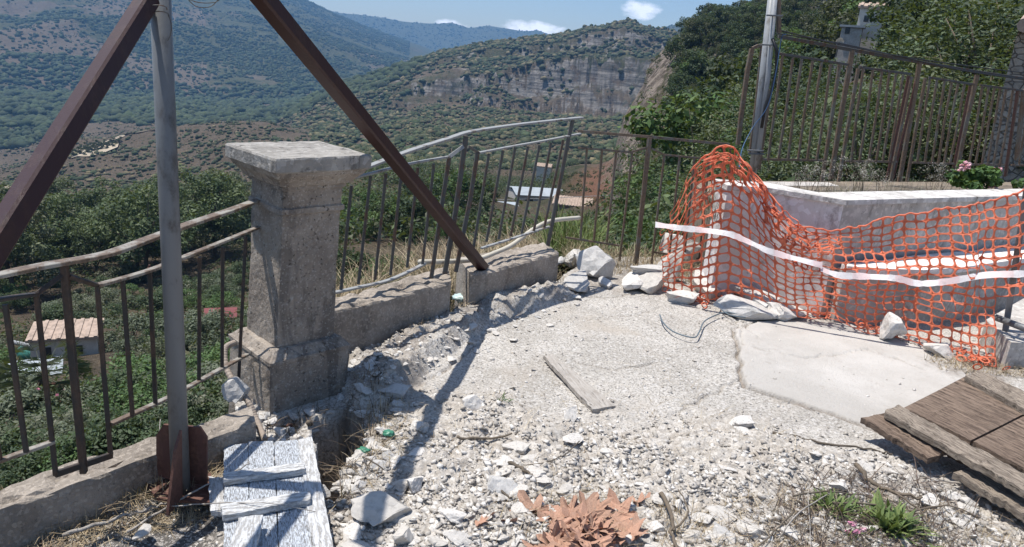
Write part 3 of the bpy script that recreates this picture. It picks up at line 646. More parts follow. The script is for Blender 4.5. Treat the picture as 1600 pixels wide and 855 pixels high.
dup(cb[0], (x, y, TZ(x, y)-.2), 1.1, (2.1, 2.1, 1.95), "fresh bright green tree standing behind the orange mesh and thin railing", "green bushes seen through the curved railing")
a, e = azel(1040, 330); x, y = math.sin(a)*40, math.cos(a)*40
dup(cb[2], (x, y, TZ(x, y)-.2), 2.1, (1.5, 1.5, 1.3), "rounded bright green tree just left of the freshest tree behind the thin railing", "green bushes seen through the curved railing")
# ---------------------------------------------------------------- palm, oleander
def palm():
    p = hit(75, 668, 15, 90); root = empty('palm_tree', p, "shaggy fan palm with hanging dead fronds below the left railing", 'palm tree')
    s = math.hypot(p[0], p[1])/40*1.15
    MB().tube([p+np.array([0, 0, -.3]), p+np.array([0, 0, 2.6*s])], .22*s, 8).build('trunk', MAT['bark'], root)
    g = np.random.default_rng(5)
    for nm, col, nn in (('crown', (.085,.10,.06), 46), ('dead_fronds', (.12,.10,.065), 30)):
        v, f, c = [], [], []
        for i in range(nn):
            a = g.random()*6.283; up = g.uniform(-.1, 1.1) if nm == 'crown' else g.uniform(-1.6, -.7)
            d = np.array([math.cos(a), math.sin(a), up]); d /= np.linalg.norm(d); base = p+np.array([0, 0, 2.5*s]); tip = base+d*1.3*s
            sd = np.cross(d, (0, 0, 1)); sd /= np.linalg.norm(sd)+1e-6
            for k in range(13):
                w_ = (k-6)/6*1.15; q = d*math.cos(w_)+sd*math.sin(w_); e = tip+q*.85*s-np.array([0, 0, .25*s*g.random()]); n = len(v)
                v += [tip-sd*.02, tip+q*.4*s+np.cross(q, d)*.05*s, e, tip+q*.4*s-np.cross(q, d)*.05*s]; f.append([n, n+1, n+2, n+3]); c += [np.array(col)*(.7+.6*g.random())]*4
            n = len(v); v += [base, base+sd*.03*s, tip+sd*.02*s, tip]; f.append([n, n+1, n+2, n+3]); c += [np.array(col)]*4
        meshobj(nm, v, np.array(f), MAT['leaf'], root, col=np.array(c))
palm()
def flowering(px, py, r0, lab, size, fcol, n=1500, r=None):
    if r: a, e = azel(px, py); p = np.array([math.sin(a)*r, math.cos(a)*r, TZ(math.sin(a)*r, math.cos(a)*r)])
    else: p = hit(px, py, r0, 100)
    root = empty('oleander_bush', p, lab, 'bush'); g = np.random.default_rng(int(px))
    cs = np.array([[g.normal()*.35, g.normal()*.35, .3+g.random()*.9] for _ in range(14)])*size; rs = np.full(14, .38*size)
    v, f, c = leaf_cloud(cs, rs, n, .14*size, GR, g); meshobj('foliage', v+p, f, MAT['leaf'], root, col=c)
    v, f, c = leaf_cloud(cs[6:11], rs[6:11]*1.05, n//6, .11*size, [fcol], g, aspect=.9, shell=.9); meshobj('flowers', v+p, f, MAT['leaf'], root, col=c)
flowering(46, 690, 12, "pink flowering oleander below the leftmost railing bars", 1.0, (.34,.11,.17), n=900)
# ---------------------------------------------------------------- houses
def house(name, p, w_, d_, h_, rz, label, wall='housewall', roof='tile', rh=.0, ov=.35, wins=(), door=None, flat=False, cat='house', chimney=None, mono=None, sink=3):
    root = empty(name, p, label, cat); root.rotation_euler = (0, 0, rz)
    P = lambda x, y, z: (x+p[0], y+p[1], z+p[2])
    MB().quad8([P(-w_/2,-d_/2,-sink),P(w_/2,-d_/2,-sink),P(w_/2,d_/2,-sink),P(-w_/2,d_/2,-sink)], [P(-w_/2,-d_/2,h_),P(w_/2,-d_/2,h_),P(w_/2,d_/2,h_+(mono or 0)),P(-w_/2,d_/2,h_+(mono or 0))]).build('wall', MAT[wall], root)
    W, Dp = w_/2+ov, d_/2+ov; m = MB(); t = .14
    if flat or mono is not None:
        z1 = h_+.02; z2 = h_+.02+(mono or 0)
        m.quad8([P(-W,-Dp,z1),P(W,-Dp,z1),P(W,Dp,z2),P(-W,Dp,z2)], [P(-W,-Dp,z1+t),P(W,-Dp,z1+t),P(W,Dp,z2+t),P(-W,Dp,z2+t)])
    else:
        m.quad8([P(-W,-Dp,h_),P(W,-Dp,h_),P(W,0,h_+rh),P(-W,0,h_+rh)], [P(-W,-Dp,h_+t),P(W,-Dp,h_+t),P(W,0,h_+rh+t),P(-W,0,h_+rh+t)])
        m.quad8([P(-W,0,h_+rh),P(W,0,h_+rh),P(W,Dp,h_),P(-W,Dp,h_)], [P(-W,0,h_+rh+t),P(W,0,h_+rh+t),P(W,Dp,h_+t),P(-W,Dp,h_+t)])
    if roof == 'tile':   # rows of barrel tiles
        nrow = max(4, int(W*2/.45)); zb = lambda yy: (h_+t+((mono or 0)*(yy+Dp)/(2*Dp) if (flat or mono is not None) else rh*(1-abs(yy)/Dp)))
        for i in range(nrow):
            x = -W+(i+.5)*2*W/nrow
            ys = [-Dp, 0, Dp]
            for a, b in zip(ys, ys[1:]): m.bar(P(x, a, zb(a)+.03), P(x, b, zb(b)+.03), .2, .10)
    rf = m.build('roof', MAT[roof], root)
    if chimney:
        x, y = chimney; MB().bar(P(x,y,h_), P(x,y,h_+1.2), .5, .5).build('chimney', MAT['stonewall'], rf)
    for (side, u, z, ww, hh) in wins:
        mm = MB(); fr = MB()
        if side == 'f': 
            mm.bar(P(u,-d_/2-.02,z), P(u,-d_/2-.02,z+hh), ww, .06, (0,1,0)); fr.bar(P(u-ww/2-.08,-d_/2-.05,z-.06), P(u+ww/2+.08,-d_/2-.05,z-.06), .14, .12)
        else:
            sx = -w_/2-.02 if side == 'l' else w_/2+.02
            mm.bar(P(sx,u,z), P(sx,u,z+hh), .06, ww, (0,1,0)); fr.bar(P(sx,u-ww/2,z-.06), P(sx,u+ww/2,z-.06), .14, .12)
        wo_ = mm.build('window', MAT['glass'], root); fr.build('sill', MAT[wall], wo_)
    if door:
        u, ww, hh = door; MB().bar(P(u,-d_/2-.02,0), P(u,-d_/2-.02,hh), ww, .06, (0,1,0)).build('door', MAT['glass'], root)
    return root
p = hit(108, 556, 20, 150); r = math.hypot(p[0], p[1]); k = r/1155
p = p+np.array([0, 0, 6*k])
house('house', p, 82*k, 60*k, 30*k, rad(24), "small white house with shallow tiled roof left of the galvanised tube", mono=3*k, ov=4*k, chimney=(-14*k, -20*k),
      wins=(('f', -20*k, 8*k, 8*k, 13*k), ('f', 18*k, 8*k, 8*k, 13*k)))
p2 = hit(28, 585, 20, 150); k2 = math.hypot(p2[0], p2[1])/1155
house('shed', p2, 90*k2, 46*k2, 3*k2, rad(30), "low lean-to with grey sheet roof beside the palm", wall='wall', roof='sheetroof', flat=True, cat='shed')
pt = hit(52, 560, 20, 150); kt = math.hypot(pt[0], pt[1])/1155
tk = empty('covered_tank', pt, "green tarp covered tank beside the small white house", 'tank')
v_, f_ = ICO2; g = np.random.default_rng(2)
meshobj('cover', v_*np.array([22, 16, 14])*kt*(1+(g.random((len(v_), 1))-.5)*.12)+pt+np.array([0, 0, 8*kt]), f_, MAT['tank'], tk)
MB().tube([pt+np.array([-24*kt, -8*kt, 26*kt]), pt+np.array([18*kt, -8*kt, 21*kt])], 3*kt, 8).build('roller', MAT['galv_light'], tk)
def houseat(px, py, r, *a, **kk):
    an, e = azel(px, py); x, y = math.sin(an)*r, math.cos(an)*r; z = EYE+math.tan(e)*r
    return np.array([x, y, z])
q = houseat(893, 343, 118); k = 118/1155
house('farmhouse', q, 56*k, 50*k, 26*k, rad(-8), "tan stone farmhouse with tiled roof in the valley", wall='stonewall', rh=9*k, ov=3*k, door=(-2*k, 13*k, 18*k), wins=(('f', -20*k, 10*k, 5*k, 8*k), ('f', 18*k, 10*k, 5*k, 8*k)))
c_ = q+np.array([-4*k, -34*k, -2*k]); MB().bar(c_+np.array([-24*k,0,0]), c_+np.array([26*k,0,0]), 12*k, 3*k).build('terrace_slab', MAT['white'])
tag(bpy.data.objects['terrace_slab'], "white concrete canopy slab in front of the tan stone farmhouse", "slab")
q = houseat(838, 314, 160); k = 160/1155
house('warehouse', q, 78*k, 70*k, 14*k, rad(12), "long low warehouse with grey sheet roof in the valley", wall='wall', roof='sheetroof', rh=5*k, ov=2*k, wins=(('f', -20*k, 4*k, 12*k, 6*k),), cat='warehouse')
q = houseat(785, 328, 140); k = 140/1155
house('outbuilding', q, 44*k, 30*k, 9*k, rad(10), "small flat roofed outbuilding left of the warehouse", wall='white', roof='sheetroof', flat=True, ov=1.5*k, wins=(('f', 6*k, 1*k, 14*k, 6*k),), cat='outbuilding')
q = houseat(850, 272, 230); k = 230/1155
house('cottage', q, 22*k, 18*k, 12*k, rad(-10), "tiny pale cottage below the red earth slope", roof='tile', rh=4*k, ov=1*k, wins=(('f', 3*k, 4*k, 4*k, 5*k),))
for (px, py, r, ww, hh, lab, wl_, flat_) in ((1358, 42, 62, 30, 22, "white house with tiled roof on the hilltop among trees", 'housewall', False), (1329, 60, 60, 26, 13, "grey unfinished block beside the hilltop white house", 'wall', True), (1295, 6, 160, 30, 10, "blue grey roofed house at the top of the right hill", 'wall', True), (1434, 12, 120, 40, 12, "pale hilltop house near the upper right edge", 'housewall', False)):
    q = houseat(px, py, r); k = r/1155
    house('hill_house', q, ww*k, 26*k, hh*k, rad(-25), lab, wall=wl_, roof='sheetroof' if flat_ else 'tile', rh=5*k, ov=3*k, flat=flat_, wins=(('f', -5*k, 5*k, 6*k, 8*k),), sink=8)
# satellite dish
q = houseat(1312, 66, 57); k = 57/1155
ds = empty('satellite_dish', q, "white satellite dish below the grey hilltop block", "dish")
v_, f_ = ICO2; v2 = v_.copy(); v2[:, 1] = np.abs(v2[:, 1])*.3
meshobj('reflector', v2*6*k+q+np.array([0, 0, 0]), f_, MAT['housewall'], ds, smooth=True); MB().tube([q+np.array([0, 2*k, 0]), q+np.array([0, 5*k, -60*k])], .8*k, 6).build('mast', MAT['galv'], ds)
# right edge building
q = D(1640, 180, 11.5); q[2] = 0
bd = empty('stone_building', q, "stone village building with tiled eaves at the right edge", "building")
A = D(1580, 90, 11.0); B = A+np.array([3.5, 1.2, 0]); zt = D(1585, 48, 11.0)[2]
Cc_ = B+np.array([2.6, 4, 0]); Dd_ = A+np.array([2.9, 4, 0])
qz = lambda P_, z: (P_[0], P_[1], z)
MB().quad8([qz(A,-3),qz(B,-3),qz(Cc_,-3),qz(Dd_,-3)], [qz(A,zt),qz(B,zt),qz(Cc_,zt),qz(Dd_,zt)]).build('wall', MAT['stonewall'], bd)
m = MB(); n_ = 12
for i in range(n_):
    s = i/(n_-1); a_ = A*(1-s)+B*s+np.array([-.1, -.28, 0]); b_ = Dd_*(1-s)+Cc_*s
    m.tube([qz(a_, zt+.06), qz(b_, zt+1.2)], .10, 8)
m.quad8([qz(A+np.array([-.1,-.2,0]), zt), qz(B+np.array([.1,-.2,0]), zt), qz(Cc_, zt+1.1), qz(Dd_, zt+1.1)], [qz(A+np.array([-.1,-.2,0]), zt+.07), qz(B+np.array([.1,-.2,0]), zt+.07), qz(Cc_, zt+1.17), qz(Dd_, zt+1.17)])
m.build('roof', MAT['tile'], bd)
# red roof seen left of pillar, white gate post
p = hit(345, 508, 15, 120); k = math.hypot(p[0], p[1])/1155
house('red_shed', p, 44*k, 30*k, 14*k, rad(20), "dark red roofed shed just left of the concrete pillar", wall='wall', roof='redroof', flat=True, ov=2*k, mono=5*k, cat='shed')
p = hit(226, 622, 10, 120); k = math.hypot(p[0], p[1])/1155
MB().bar(p+np.array([0,0,-1]), p+np.array([0,0,24*k]), 8*k, 8*k).build('gate_post', MAT['white'])
tag(bpy.data.objects['gate_post'], "pale concrete gate post among shrubs right of the small house", "post")
# olive grove field on the brown hill
pf = hit(135, 243, 250, 900); kf = math.hypot(pf[0], pf[1])/1155
fv, ff = [], []
outl = [(105,243),(118,236),(140,232),(165,228),(186,226),(184,232),(165,240),(140,247),(112,250)]
def drape(name, outline, n, mat, lift, lab=None):
    P = []; c = np.mean(outline, 0)
    for ring in np.linspace(0, 1, n):
        for o in outline: P.append(c*(1-ring)+np.array(o)*ring)
    H_ = [hit(a, b, 200, 1500) for a, b in P]; H_ = [h+np.array([0, 0, lift]) for h in H_]
    m_ = len(outline); F_ = [[i*m_+j, i*m_+(j+1) % m_, (i+1)*m_+(j+1) % m_, (i+1)*m_+j] for i in range(n-1) for j in range(m_)]
    return meshobj(name, H_, F_, mat, smooth=True)
tag(drape('field', outl, 9, m_plain("pale_field_soil", (.40,.33,.24), .95, .3, .05), .8), kind='structure')
tag(drape('field', [(30,270),(60,262),(95,262),(85,270),(50,276)], 6, bpy.data.materials['pale_field_soil'], .8), kind='structure')
L6 = "small round olive tree in a row of the pale grove"
ol = tree_kind('olive_tree', 300, 3.4, 3.6, 420, .55, DARK, label=L6, group="olive trees of the pale grove", nclump=12, trunk=.15, low=.2)
for i in range(7):
    for j in range(3):
        u = i/6; px = 116+u*62+j*4; py = 245-u*14-j*4.2
        h = hit(px, py, 250, 900)
        if h is not None: dup(ol, h, i+j, 1.0+.25*random.random())
# pale farm tracks on the brown hill
MAT['track'] = m_plain("pale_track_soil", (.33,.27,.20), .95, .3, .05)
for pl in ([(60,258),(100,246),(130,232),(170,222),(205,210),(262,202)], [(0,300),(50,280),(80,272)]):
    P_ = [hit(a, b, 230, 900) for a, b in [tuple(x[:2]) for x in smooth_path([(a, b, 0) for a, b in pl], 6)]]
    P_ = [q_ for q_ in P_ if q_ is not None]
    v, f = [], []
    for i, q_ in enumerate(P_):
        d = P_[min(i+1, len(P_)-1)]-P_[max(i-1, 0)]; d[2] = 0; d /= np.linalg.norm(d)+1e-9; sd = np.array([d[1], -d[0], 0])*1.6
        v += [q_-sd+np.array([0,0,.7]), q_+sd+np.array([0,0,.7])]
        if i: f.append([2*i-2, 2*i-1, 2*i+1, 2*i])
    tag(meshobj('farm_track', v, f, MAT['track']), kind='structure')
# haze: one closed box round everything
hz = MB(); zb, zt_ = -420.0, 800.0; S_ = 5600.0
hz.quad8([(-S_,-S_,zb),(S_,-S_,zb),(S_,S_,zb),(-S_,S_,zb)], [(-S_,-S_,zt_),(S_,-S_,zt_),(S_,S_,zt_),(-S_,S_,zt_)])
hm = bpy.data.materials.new("haze"); hm.use_nodes = True; hm.node_tree.nodes.clear()
ho = hm.node_tree.nodes.new("ShaderNodeOutputMaterial"); hv = hm.node_tree.nodes.new("ShaderNodeVolumePrincipled")
hv.inputs['Color'].default_value = HAZE_COL; hv.inputs['Density'].default_value = HAZE_DENS; hv.inputs['Anisotropy'].default_value = .1
hm.node_tree.links.new(hv.outputs[0], ho.inputs['Volume'])
tag(hz.build('haze', hm), kind='stuff')
#@@NEAR
# ================================================================ NEAR: the terrace
def PX(*pts, z=0.0): return [G(a, b, z) for a, b in pts]
def inpoly(x, y, P):
    P = np.asarray([p[:2] for p in P]); ins = np.zeros(np.shape(x), bool); n = len(P)
    for i in range(n):
        x1, y1 = P[i]; x2, y2 = P[(i+1) % n]
        c = ((y1 > y) != (y2 > y)) & (x < (x2-x1)*(y-y1)/(y2-y1+1e-12)+x1); ins ^= c
    return ins
def sdist(x, y, P):
    """signed distance, positive inside"""
    P = np.asarray([p[:2] for p in P]); n = len(P); d = np.full(np.shape(x), 1e9)
    for i in range(n):
        a, b = P[i], P[(i+1) % n]; ab = b-a; t = np.clip(((x-a[0])*ab[0]+(y-a[1])*ab[1])/(ab@ab+1e-12), 0, 1)
        d = np.minimum(d, np.hypot(x-a[0]-t*ab[0], y-a[1]-t*ab[1]))
    return np.where(inpoly(x, y, P), d, -d)
SLAB = PX((1155,536),(1160,570),(1168,603),(1228,622),(1290,643),(1345,662),(1440,700),(1560,640),(1500,575),(1440,545),(1345,508),(1200,500),(1150,515))
RUB = PX((575,600),(640,590),(700,615),(800,628),(860,650),(940,642),(1050,655),(1150,650),(1230,678),(1330,700),(1500,760),(1700,830),(1800,1000),(500,1000),(515,800),(560,700))
PIT = PX((497,655),(545,632),(568,655),(562,700),(536,735),(528,800),(512,790),(500,720))
PIT2 = PX((425,662),(430,650),(452,642),(462,652),(458,668),(440,672))
GAP = PX((548,552),(600,530),(655,508),(700,494),(712,502),(662,522),(612,546),(575,572))
BLK = PX((535,600),(560,545),(640,520),(760,478),(860,455),(900,462),(760,505),(680,560),(640,600),(600,625),(560,640))
ASPH = PX((-200,1000),(-200,830),(0,815),(120,790),(240,788),(345,770),(350,1000))
CRACKS = [PX((650,470),(760,470),(860,462),(960,463),(1040,458)), PX((740,500),(820,495),(900,500),(990,492),(1040,480),(1120,497)), PX((1060,470),(1110,488),(1160,510),(1190,530)), PX((640,610),(720,560),(760,520),(810,512)), PX((1180,545),(1260,560),(1360,548),(1450,580)), PX((880,560),(960,575),(1050,560)), PX((1050,655),(1130,600),(1165,590)), PX((1165,540),(1150,500),(1130,470))]
def polyd(x, y, L):
    d = np.full(np.shape(x), 1e9)
    for a, b in zip(L, L[1:]):
        a, b = a[:2], b[:2]; ab = b-a; t = np.clip(((x-a[0])*ab[0]+(y-a[1])*ab[1])/(ab@ab), 0, 1); d = np.minimum(d, np.hypot(x-a[0]-t*ab[0], y-a[1]-t*ab[1]))
    return d
EDGE = [(-9,-9),(9,-9),(9,7.2),(4.5,6.7),(1.9,6.45),(1.0,6.25),(.62,6.0),(.40,5.5),(.33,5.25),(-.02,4.78),(-.42,4.33),(-.86,3.66),(-1.05,3.35),(-1.22,3.05),(-1.08,2.72),(-1.38,2.42),(-1.72,2.07),(-2.7,1.0),(-9,-5)]
def floor_h(x, y):
    x = np.asarray(x, float); y = np.asarray(y, float)
    z = (fbm(x*1.3, y*1.3, 3, 200)-.5)*.03+(fbm(x*60, y*60, 3, 201)-.5)*.006
    rub = np.clip(sdist(x, y, RUB)/.35+.3+(fbm(x*4, y*4, 4, 202)-.5)*1.6, 0, 1)
    z = z+rub*((fbm(x*5, y*5, 5, 203)-.45)*.075+(fbm(x*17, y*17, 4, 204, .62, True)-.5)*.05+.012)
    wob = (fbm(x*9, y*9, 4, 205)-.5)*.05
    sl = np.clip((sdist(x, y, SLAB)+wob)/.012+.5, 0, 1)
    z = z*(1-sl)+sl*(.006+(fbm(x*2, y*2, 3, 206)-.5)*.012)
    # fissure along the slab's front edge
    sd = sdist(x, y, SLAB)+wob; z = z-.03*np.exp(-((sd+.012)/.009)**2)*(.35+.65*(fbm(x*4, y*4, 3, 246) > .42))
    bl = np.clip((sdist(x, y, BLK)+wob*1.5)/.09+.5, 0, 1); z = z+bl*(.075+(fbm(x*5, y*5, 4, 207)-.5)*.07+(fbm(x*14, y*14, 4, 209, .6, True)-.5)*.06)
    for cr in CRACKS:
        dd_ = polyd(x+(fbm(x*14, y*14, 3, 231)-.5)*.07, y+(fbm(x*14+9, y*14, 3, 232)-.5)*.07, cr); z = z-.018*np.exp(-(dd_/.007)**2)*(1-rub)
    asp = np.clip(sdist(x, y, ASPH)/.05+.5, 0, 1); z = z*(1-asp)+asp*(-.03+(fbm(x*80, y*80, 2, 208)-.5)*.006)
    for P, dd in ((PIT, .5), (PIT2, .16), (GAP, .06)):
        k = np.clip((sdist(x, y, P)+wob*2.0)/.03+.3, 0, 1); z = z-k*dd
    return z, rub, sl, asp
FH = lambda x, y: float(floor_h(np.array([x]), np.array([y]))[0][0])
def build_floor():
    xs = np.concatenate([np.linspace(-9, -2, 15)[:-1], np.arange(-2, 3.2, .009), np.linspace(3.2, 9, 60)[1:]])
    ys = np.concatenate([np.linspace(-9, 1.6, 22)[:-1], np.arange(1.6, 4.2, .009), np.arange(4.2, 6.6, .018), np.linspace(6.6, 7.3, 5)])
    X, Y = np.meshgrid(xs, ys, indexing='ij'); z, rub, sl, asp = floor_h(X, Y)
    keep = inpoly(X, Y, [np.array(e) for e in EDGE])
    n, m = X.shape; i = np.arange(n-1)[:, None]*m; j = np.arange(m-1)[None, :]
    F = np.stack([i+j, i+m+j, i+m+j+1, i+j+1], -1).reshape(-1, 4)
    kk = keep.ravel(); F = F[kk[F].all(1)]
    dirt = np.clip((fbm(X*2.2, Y*2.2, 5, 210)-.52)*3+np.clip(sdist(X, Y, BLK)/.2+.2, 0, .6), 0, 1)
    dmask = np.zeros_like(X)
    wobX = (fbm(X*9, Y*9, 4, 205)-.5)*.05; dmask = np.maximum(dmask, .8*np.exp(-((sdist(X, Y, SLAB)+wobX+.012)/.010)**2)*np.clip((fbm(X*3, Y*3, 3, 244)-.3)*6, 0, 1))
    for cr in CRACKS: dmask = np.maximum(dmask, .6*np.exp(-(polyd(X+(fbm(X*14, Y*14, 3, 231)-.5)*.07, Y+(fbm(X*14+9, Y*14, 3, 232)-.5)*.07, cr)/.007)**2)*np.clip((fbm(X*4, Y*4, 3, 245)-.42)*6, 0, 1))
    for P_, w_, a_ in ((PX((1215,775),(1330,745),(1470,770),(1530,830),(1500,900),(1180,900)), .12, .85), (BLK, .06, .55), (PX((-100,800),(120,758),(240,716),(345,690),(350,760),(200,800),(0,835)), .06, .9), (PX((540,640),(610,640),(590,720),(560,800),(500,850),(500,700)), .06, .8), (PX((880,400),(1120,430),(1120,462),(900,455)), .1, .5), (PX((1440,570),(1560,560),(1650,600),(1500,600)), .08, .6)):
        dmask = np.maximum(dmask, a_*np.clip((sdist(X, Y, P_)+(fbm(X*5, Y*5, 4, 240)-.5)*.3)/w_+.3, 0, 1)*np.clip((fbm(X*11, Y*11, 4, 241)-.36)*5, 0, 1))
    t = NT("terrace_ground", .95, .15); t.co = t.geo('Position'); at = t.attr()
    rb, slb, asb = t.sep(at, 0), t.sep(at, 1), t.sep(at, 2)
    n1, n2, n3 = t.noise(2.2, 7, .62), t.noise(28, 6, .7), t.noise(95, 4, .7)
    scr = t.mix(t.ramp(n1, .35, .65), (.52,.485,.44), (.41,.38,.34)); scr = t.mix(t.math('MULTIPLY', t.ramp(n3, .47, .60), .8), scr, (.17,.155,.14))
    cell = t.vor(85, out='Color'); scr = t.mix(t.math('MULTIPLY', t.ramp(t.sep(cell, 0), .7, 1), .4), scr, (.74,.715,.69))
    scr = t.mix(t.math('MULTIPLY', t.ramp(t.noise(1.3, 5, .6, .5), .52, .68), .6), scr, (.42,.365,.305))
    rub_ = t.mix(t.ramp(n2, .35, .62), (.62,.58,.53), (.40,.36,.315)); rub_ = t.mix(t.math('MULTIPLY', t.ramp(n3, .5, .62), .6), rub_, (.27,.245,.215)); rub_ = t.mix(t.math('MULTIPLY', t.ramp(n1, .5, .68), .4), rub_, (.40,.345,.28))
    sm = t.mix(t.ramp(n1, .3, .7), (.55,.52,.485), (.45,.42,.385)); sm = t.mix(t.math('MULTIPLY', t.ramp(n2, .58, .75), .35), sm, (.36,.32,.28)); sm = t.mix(t.math('MULTIPLY', t.ramp(t.noise(.9, 6, .6, .6), .45, .62), .55), sm, (.40,.375,.345)); sm = t.mix(t.math('MULTIPLY', t.ramp(t.noise(70, 4, .7), .56, .7), .4), sm, (.33,.29,.25)); sm = t.mix(t.math('MULTIPLY', t.ramp(t.noise(5, 8, .7, 1.2), .60, .66), .35), sm, (.30,.25,.21))
    a2 = t.vor(130, out='Color'); asp_ = t.mix(t.ramp(t.sep(a2, 0), .55, .95), (.115,.105,.095), (.36,.33,.30))
    c = t.mix(rb, scr, rub_); c = t.mix(slb, c, sm); c = t.mix(asb, c, asp_); va = t.n.new('ShaderNodeVertexColor'); va.layer_name = 'tint'; c = t.mix(va.outputs['Alpha'], c, t.mix(t.ramp(n2, .4, .65), (.16,.125,.10), (.30,.26,.22)))
    h = t.math('ADD', t.math('MULTIPLY', n3, .7), n2)
    b = t.bump(h, .7, .010); b = t.bump(t.noise(190, 3, .7), .5, .003, b)
    o = meshobj("terrace_ground", np.stack([X.ravel(), Y.ravel(), z.ravel()], 1), F, t.done(c, b), smooth=True, col=np.stack([rub.ravel(), sl.ravel(), asp.ravel(), dmask.ravel()], 1))
    tag(o, kind="structure")
build_floor()
# ---------------------------------------------------------------- kerbs (parapet beams)
def kerb(name, outer, inner, zb_out, zb_in, label, mat='kerb', worn=.016, seed=0, step=.03):
    outer, inner = [np.array(o) for o in outer], [np.array(o) for o in inner]
    L = sum(np.linalg.norm(inner[i+1]-inner[i]) for i in range(len(inner)-1)); n = max(8, int(L/step))
    def rs(P):
        P = np.array(P); d = np.r_[0, np.cumsum(np.linalg.norm(np.diff(P, axis=0), axis=1))]; d /= d[-1]; t = np.linspace(0, 1, n)
        return np.stack([np.interp(t, d, P[:, k]) for k in range(3)], 1)
    O, I = rs(outer), rs(inner); rows = []
    for i in range(n):
        o, q = O[i], I[i]; w_ = q-o; sec = []
        for zz in np.linspace(zb_out, o[2]-.02, 6): sec.append((o[0], o[1], zz))
        for s_ in np.linspace(0.03, .97, 9): p = o+w_*s_; sec.append(tuple(p))
        for zz in np.linspace(q[2]-.015, zb_in, 7): sec.append((q[0], q[1], zz))
        rows.append(sec)
    A = np.array(rows); m = A.shape[1]
    nn = (fbm(A[..., 0]*22+A[..., 2]*15, A[..., 1]*22, 4, 300+seed)-.5)*2*worn
    big = np.clip(fbm(A[..., 0]*5, A[..., 1]*5+A[..., 2]*3, 3, 320+seed)-.62, 0, 1)*.07+np.clip(fbm(A[..., 0]*16, A[..., 1]*16+A[..., 2]*9, 3, 330+seed)-.66, 0, 1)*.12
    A[:, 6:15, 2] += nn[:, 6:15]-big[:, 6:15]
    wd = (I-O); wd[:, 2] = 0; wd /= np.linalg.norm(wd, axis=1)[:, None]
    A[:, 12:, :] += wd[:, None]*(nn[:, 12:, None]-big[:, 12:, None]*.7)
    Vv = A.reshape(-1, 3); F_ = [[i*m+j, i*m+j+1, (i+1)*m+j+1, (i+1)*m+j] for i in range(n-1) for j in range(m-1)]
    F_ += [list(range(m)), [(n-1)*m+j for j in range(m-1, -1, -1)]]
    return tag(meshobj(name, Vv, F_, MAT[mat]), label, "kerb")
zL = .13
kerb('parapet_kerb', [G(-420,875,zL)]+PX((0,762),(130,715),(244,682),(330,655),(392,634), z=zL), [G(-420,930,zL)]+PX((0,797),(126,754),(244,711),(324,689),(400,660), z=zL), -2.6, -.4, "low worn concrete kerb under the left railing", seed=1)
kerb('parapet_kerb', PX((505,470),(560,455),(640,432),(700,415), z=.27), PX((505,492),(519,487),(576,474),(648,456),(705,441), z=.27), -2.3, -.35, "concrete kerb running right from the pillar under the leaning railing", seed=2)
kerb('parapet_kerb', PX((715,402),(780,392),(848,379), z=.26), PX((735,428),(762,425),(820,409),(874,395), z=.26), -2.3, -.1, "loose kerb block at the foot of the red brown beam", seed=3)
# ---------------------------------------------------------------- pillar
def loft(prof, mat, name, parent, cx, cy, phi, lean=(0, 0), noise_=.004, nseg=14, seed=0, chips=.0):
    v = []; c, s = math.cos(phi), math.sin(phi)
    # densify profile
    P = []
    for (z0, w0), (z1, w1) in zip(prof, prof[1:]):
        k = max(1, int(abs(z1-z0)/.022)); P += [(z0+(z1-z0)*i/k, w0+(w1-w0)*i/k) for i in range(k)]
    P.append(prof[-1]); per = 4*nseg
    for z, w_ in P:
        for e in range(4):
            for i in range(nseg):
                t = -1+2*i/nseg; a, b = [(t, -1), (1, t), (-t, 1), (-1, -t)][e]
                x, y = a*w_/2, b*w_/2
                corner = max(0, abs(t)-.86)/.14
                n = (mnoise.noise(Vector((x*14+seed, y*14, z*14)))*.7+mnoise.noise(Vector((x*45, y*45+seed, z*45)))*.5)*noise_
                ch = max(0, mnoise.noise(Vector((x*9+seed*3, y*9, z*7)))-.18)*chips*(1 if (abs(abs(a)-1) < .02 and abs(abs(b)-1) < .3) or (abs(abs(b)-1) < .02 and abs(abs(a)-1) < .3) else .15)
                k = 1-corner*.006/w_-(ch)/w_ + n/w_*2
                x, y = x*k, y*k
                v.append((cx+lean[0]*z+x*c-y*s, cy+lean[1]*z+x*s+y*c, z+n))
    f = [[r*per+i, r*per+(i+1) % per, (r+1)*per+(i+1) % per, (r+1)*per+i] for r in range(len(P)-1) for i in range(per)]
    f += [list(range(per-1, -1, -1))]
    # top as concentric rings
    r0 = (len(P)-1)*per; top = [v[r0+i] for i in range(per)]; cc = np.mean(top, 0); prev = r0
    for q in (.88, .7, .5, .3, .12):
        n0 = len(v)
        for p in top:
            w = cc+(np.array(p)-cc)*q; w[2] += mnoise.noise(Vector((w[0]*30, w[1]*30, seed)))*noise_*.9; v.append(tuple(w))
        f += [[prev+i, prev+(i+1) % per, n0+(i+1) % per, n0+i] for i in range(per)]; prev = n0
    f.append([prev+i for i in range(per)])
    return meshobj(name, v, f, MAT[mat], parent)
PC, PHI, LEAN = (-1.015, 3.19), rad(46), (.045, .0)
pil = empty('concrete_pillar', (PC[0], PC[1], 0), "weathered square concrete pillar with flat overhanging cap", "pillar")
loft([(-1.2,.40),(.222,.40),(.226,.408),(.242,.408),(.250,.385),(.278,.33),(.283,.29)], 'pillar', 'plinth', pil, *PC, PHI, LEAN, .006, seed=1, chips=.03)
loft([(.265,.290),(.885,.280)], 'pillar', 'shaft', pil, *PC, PHI, LEAN, .004, seed=2, chips=.015)
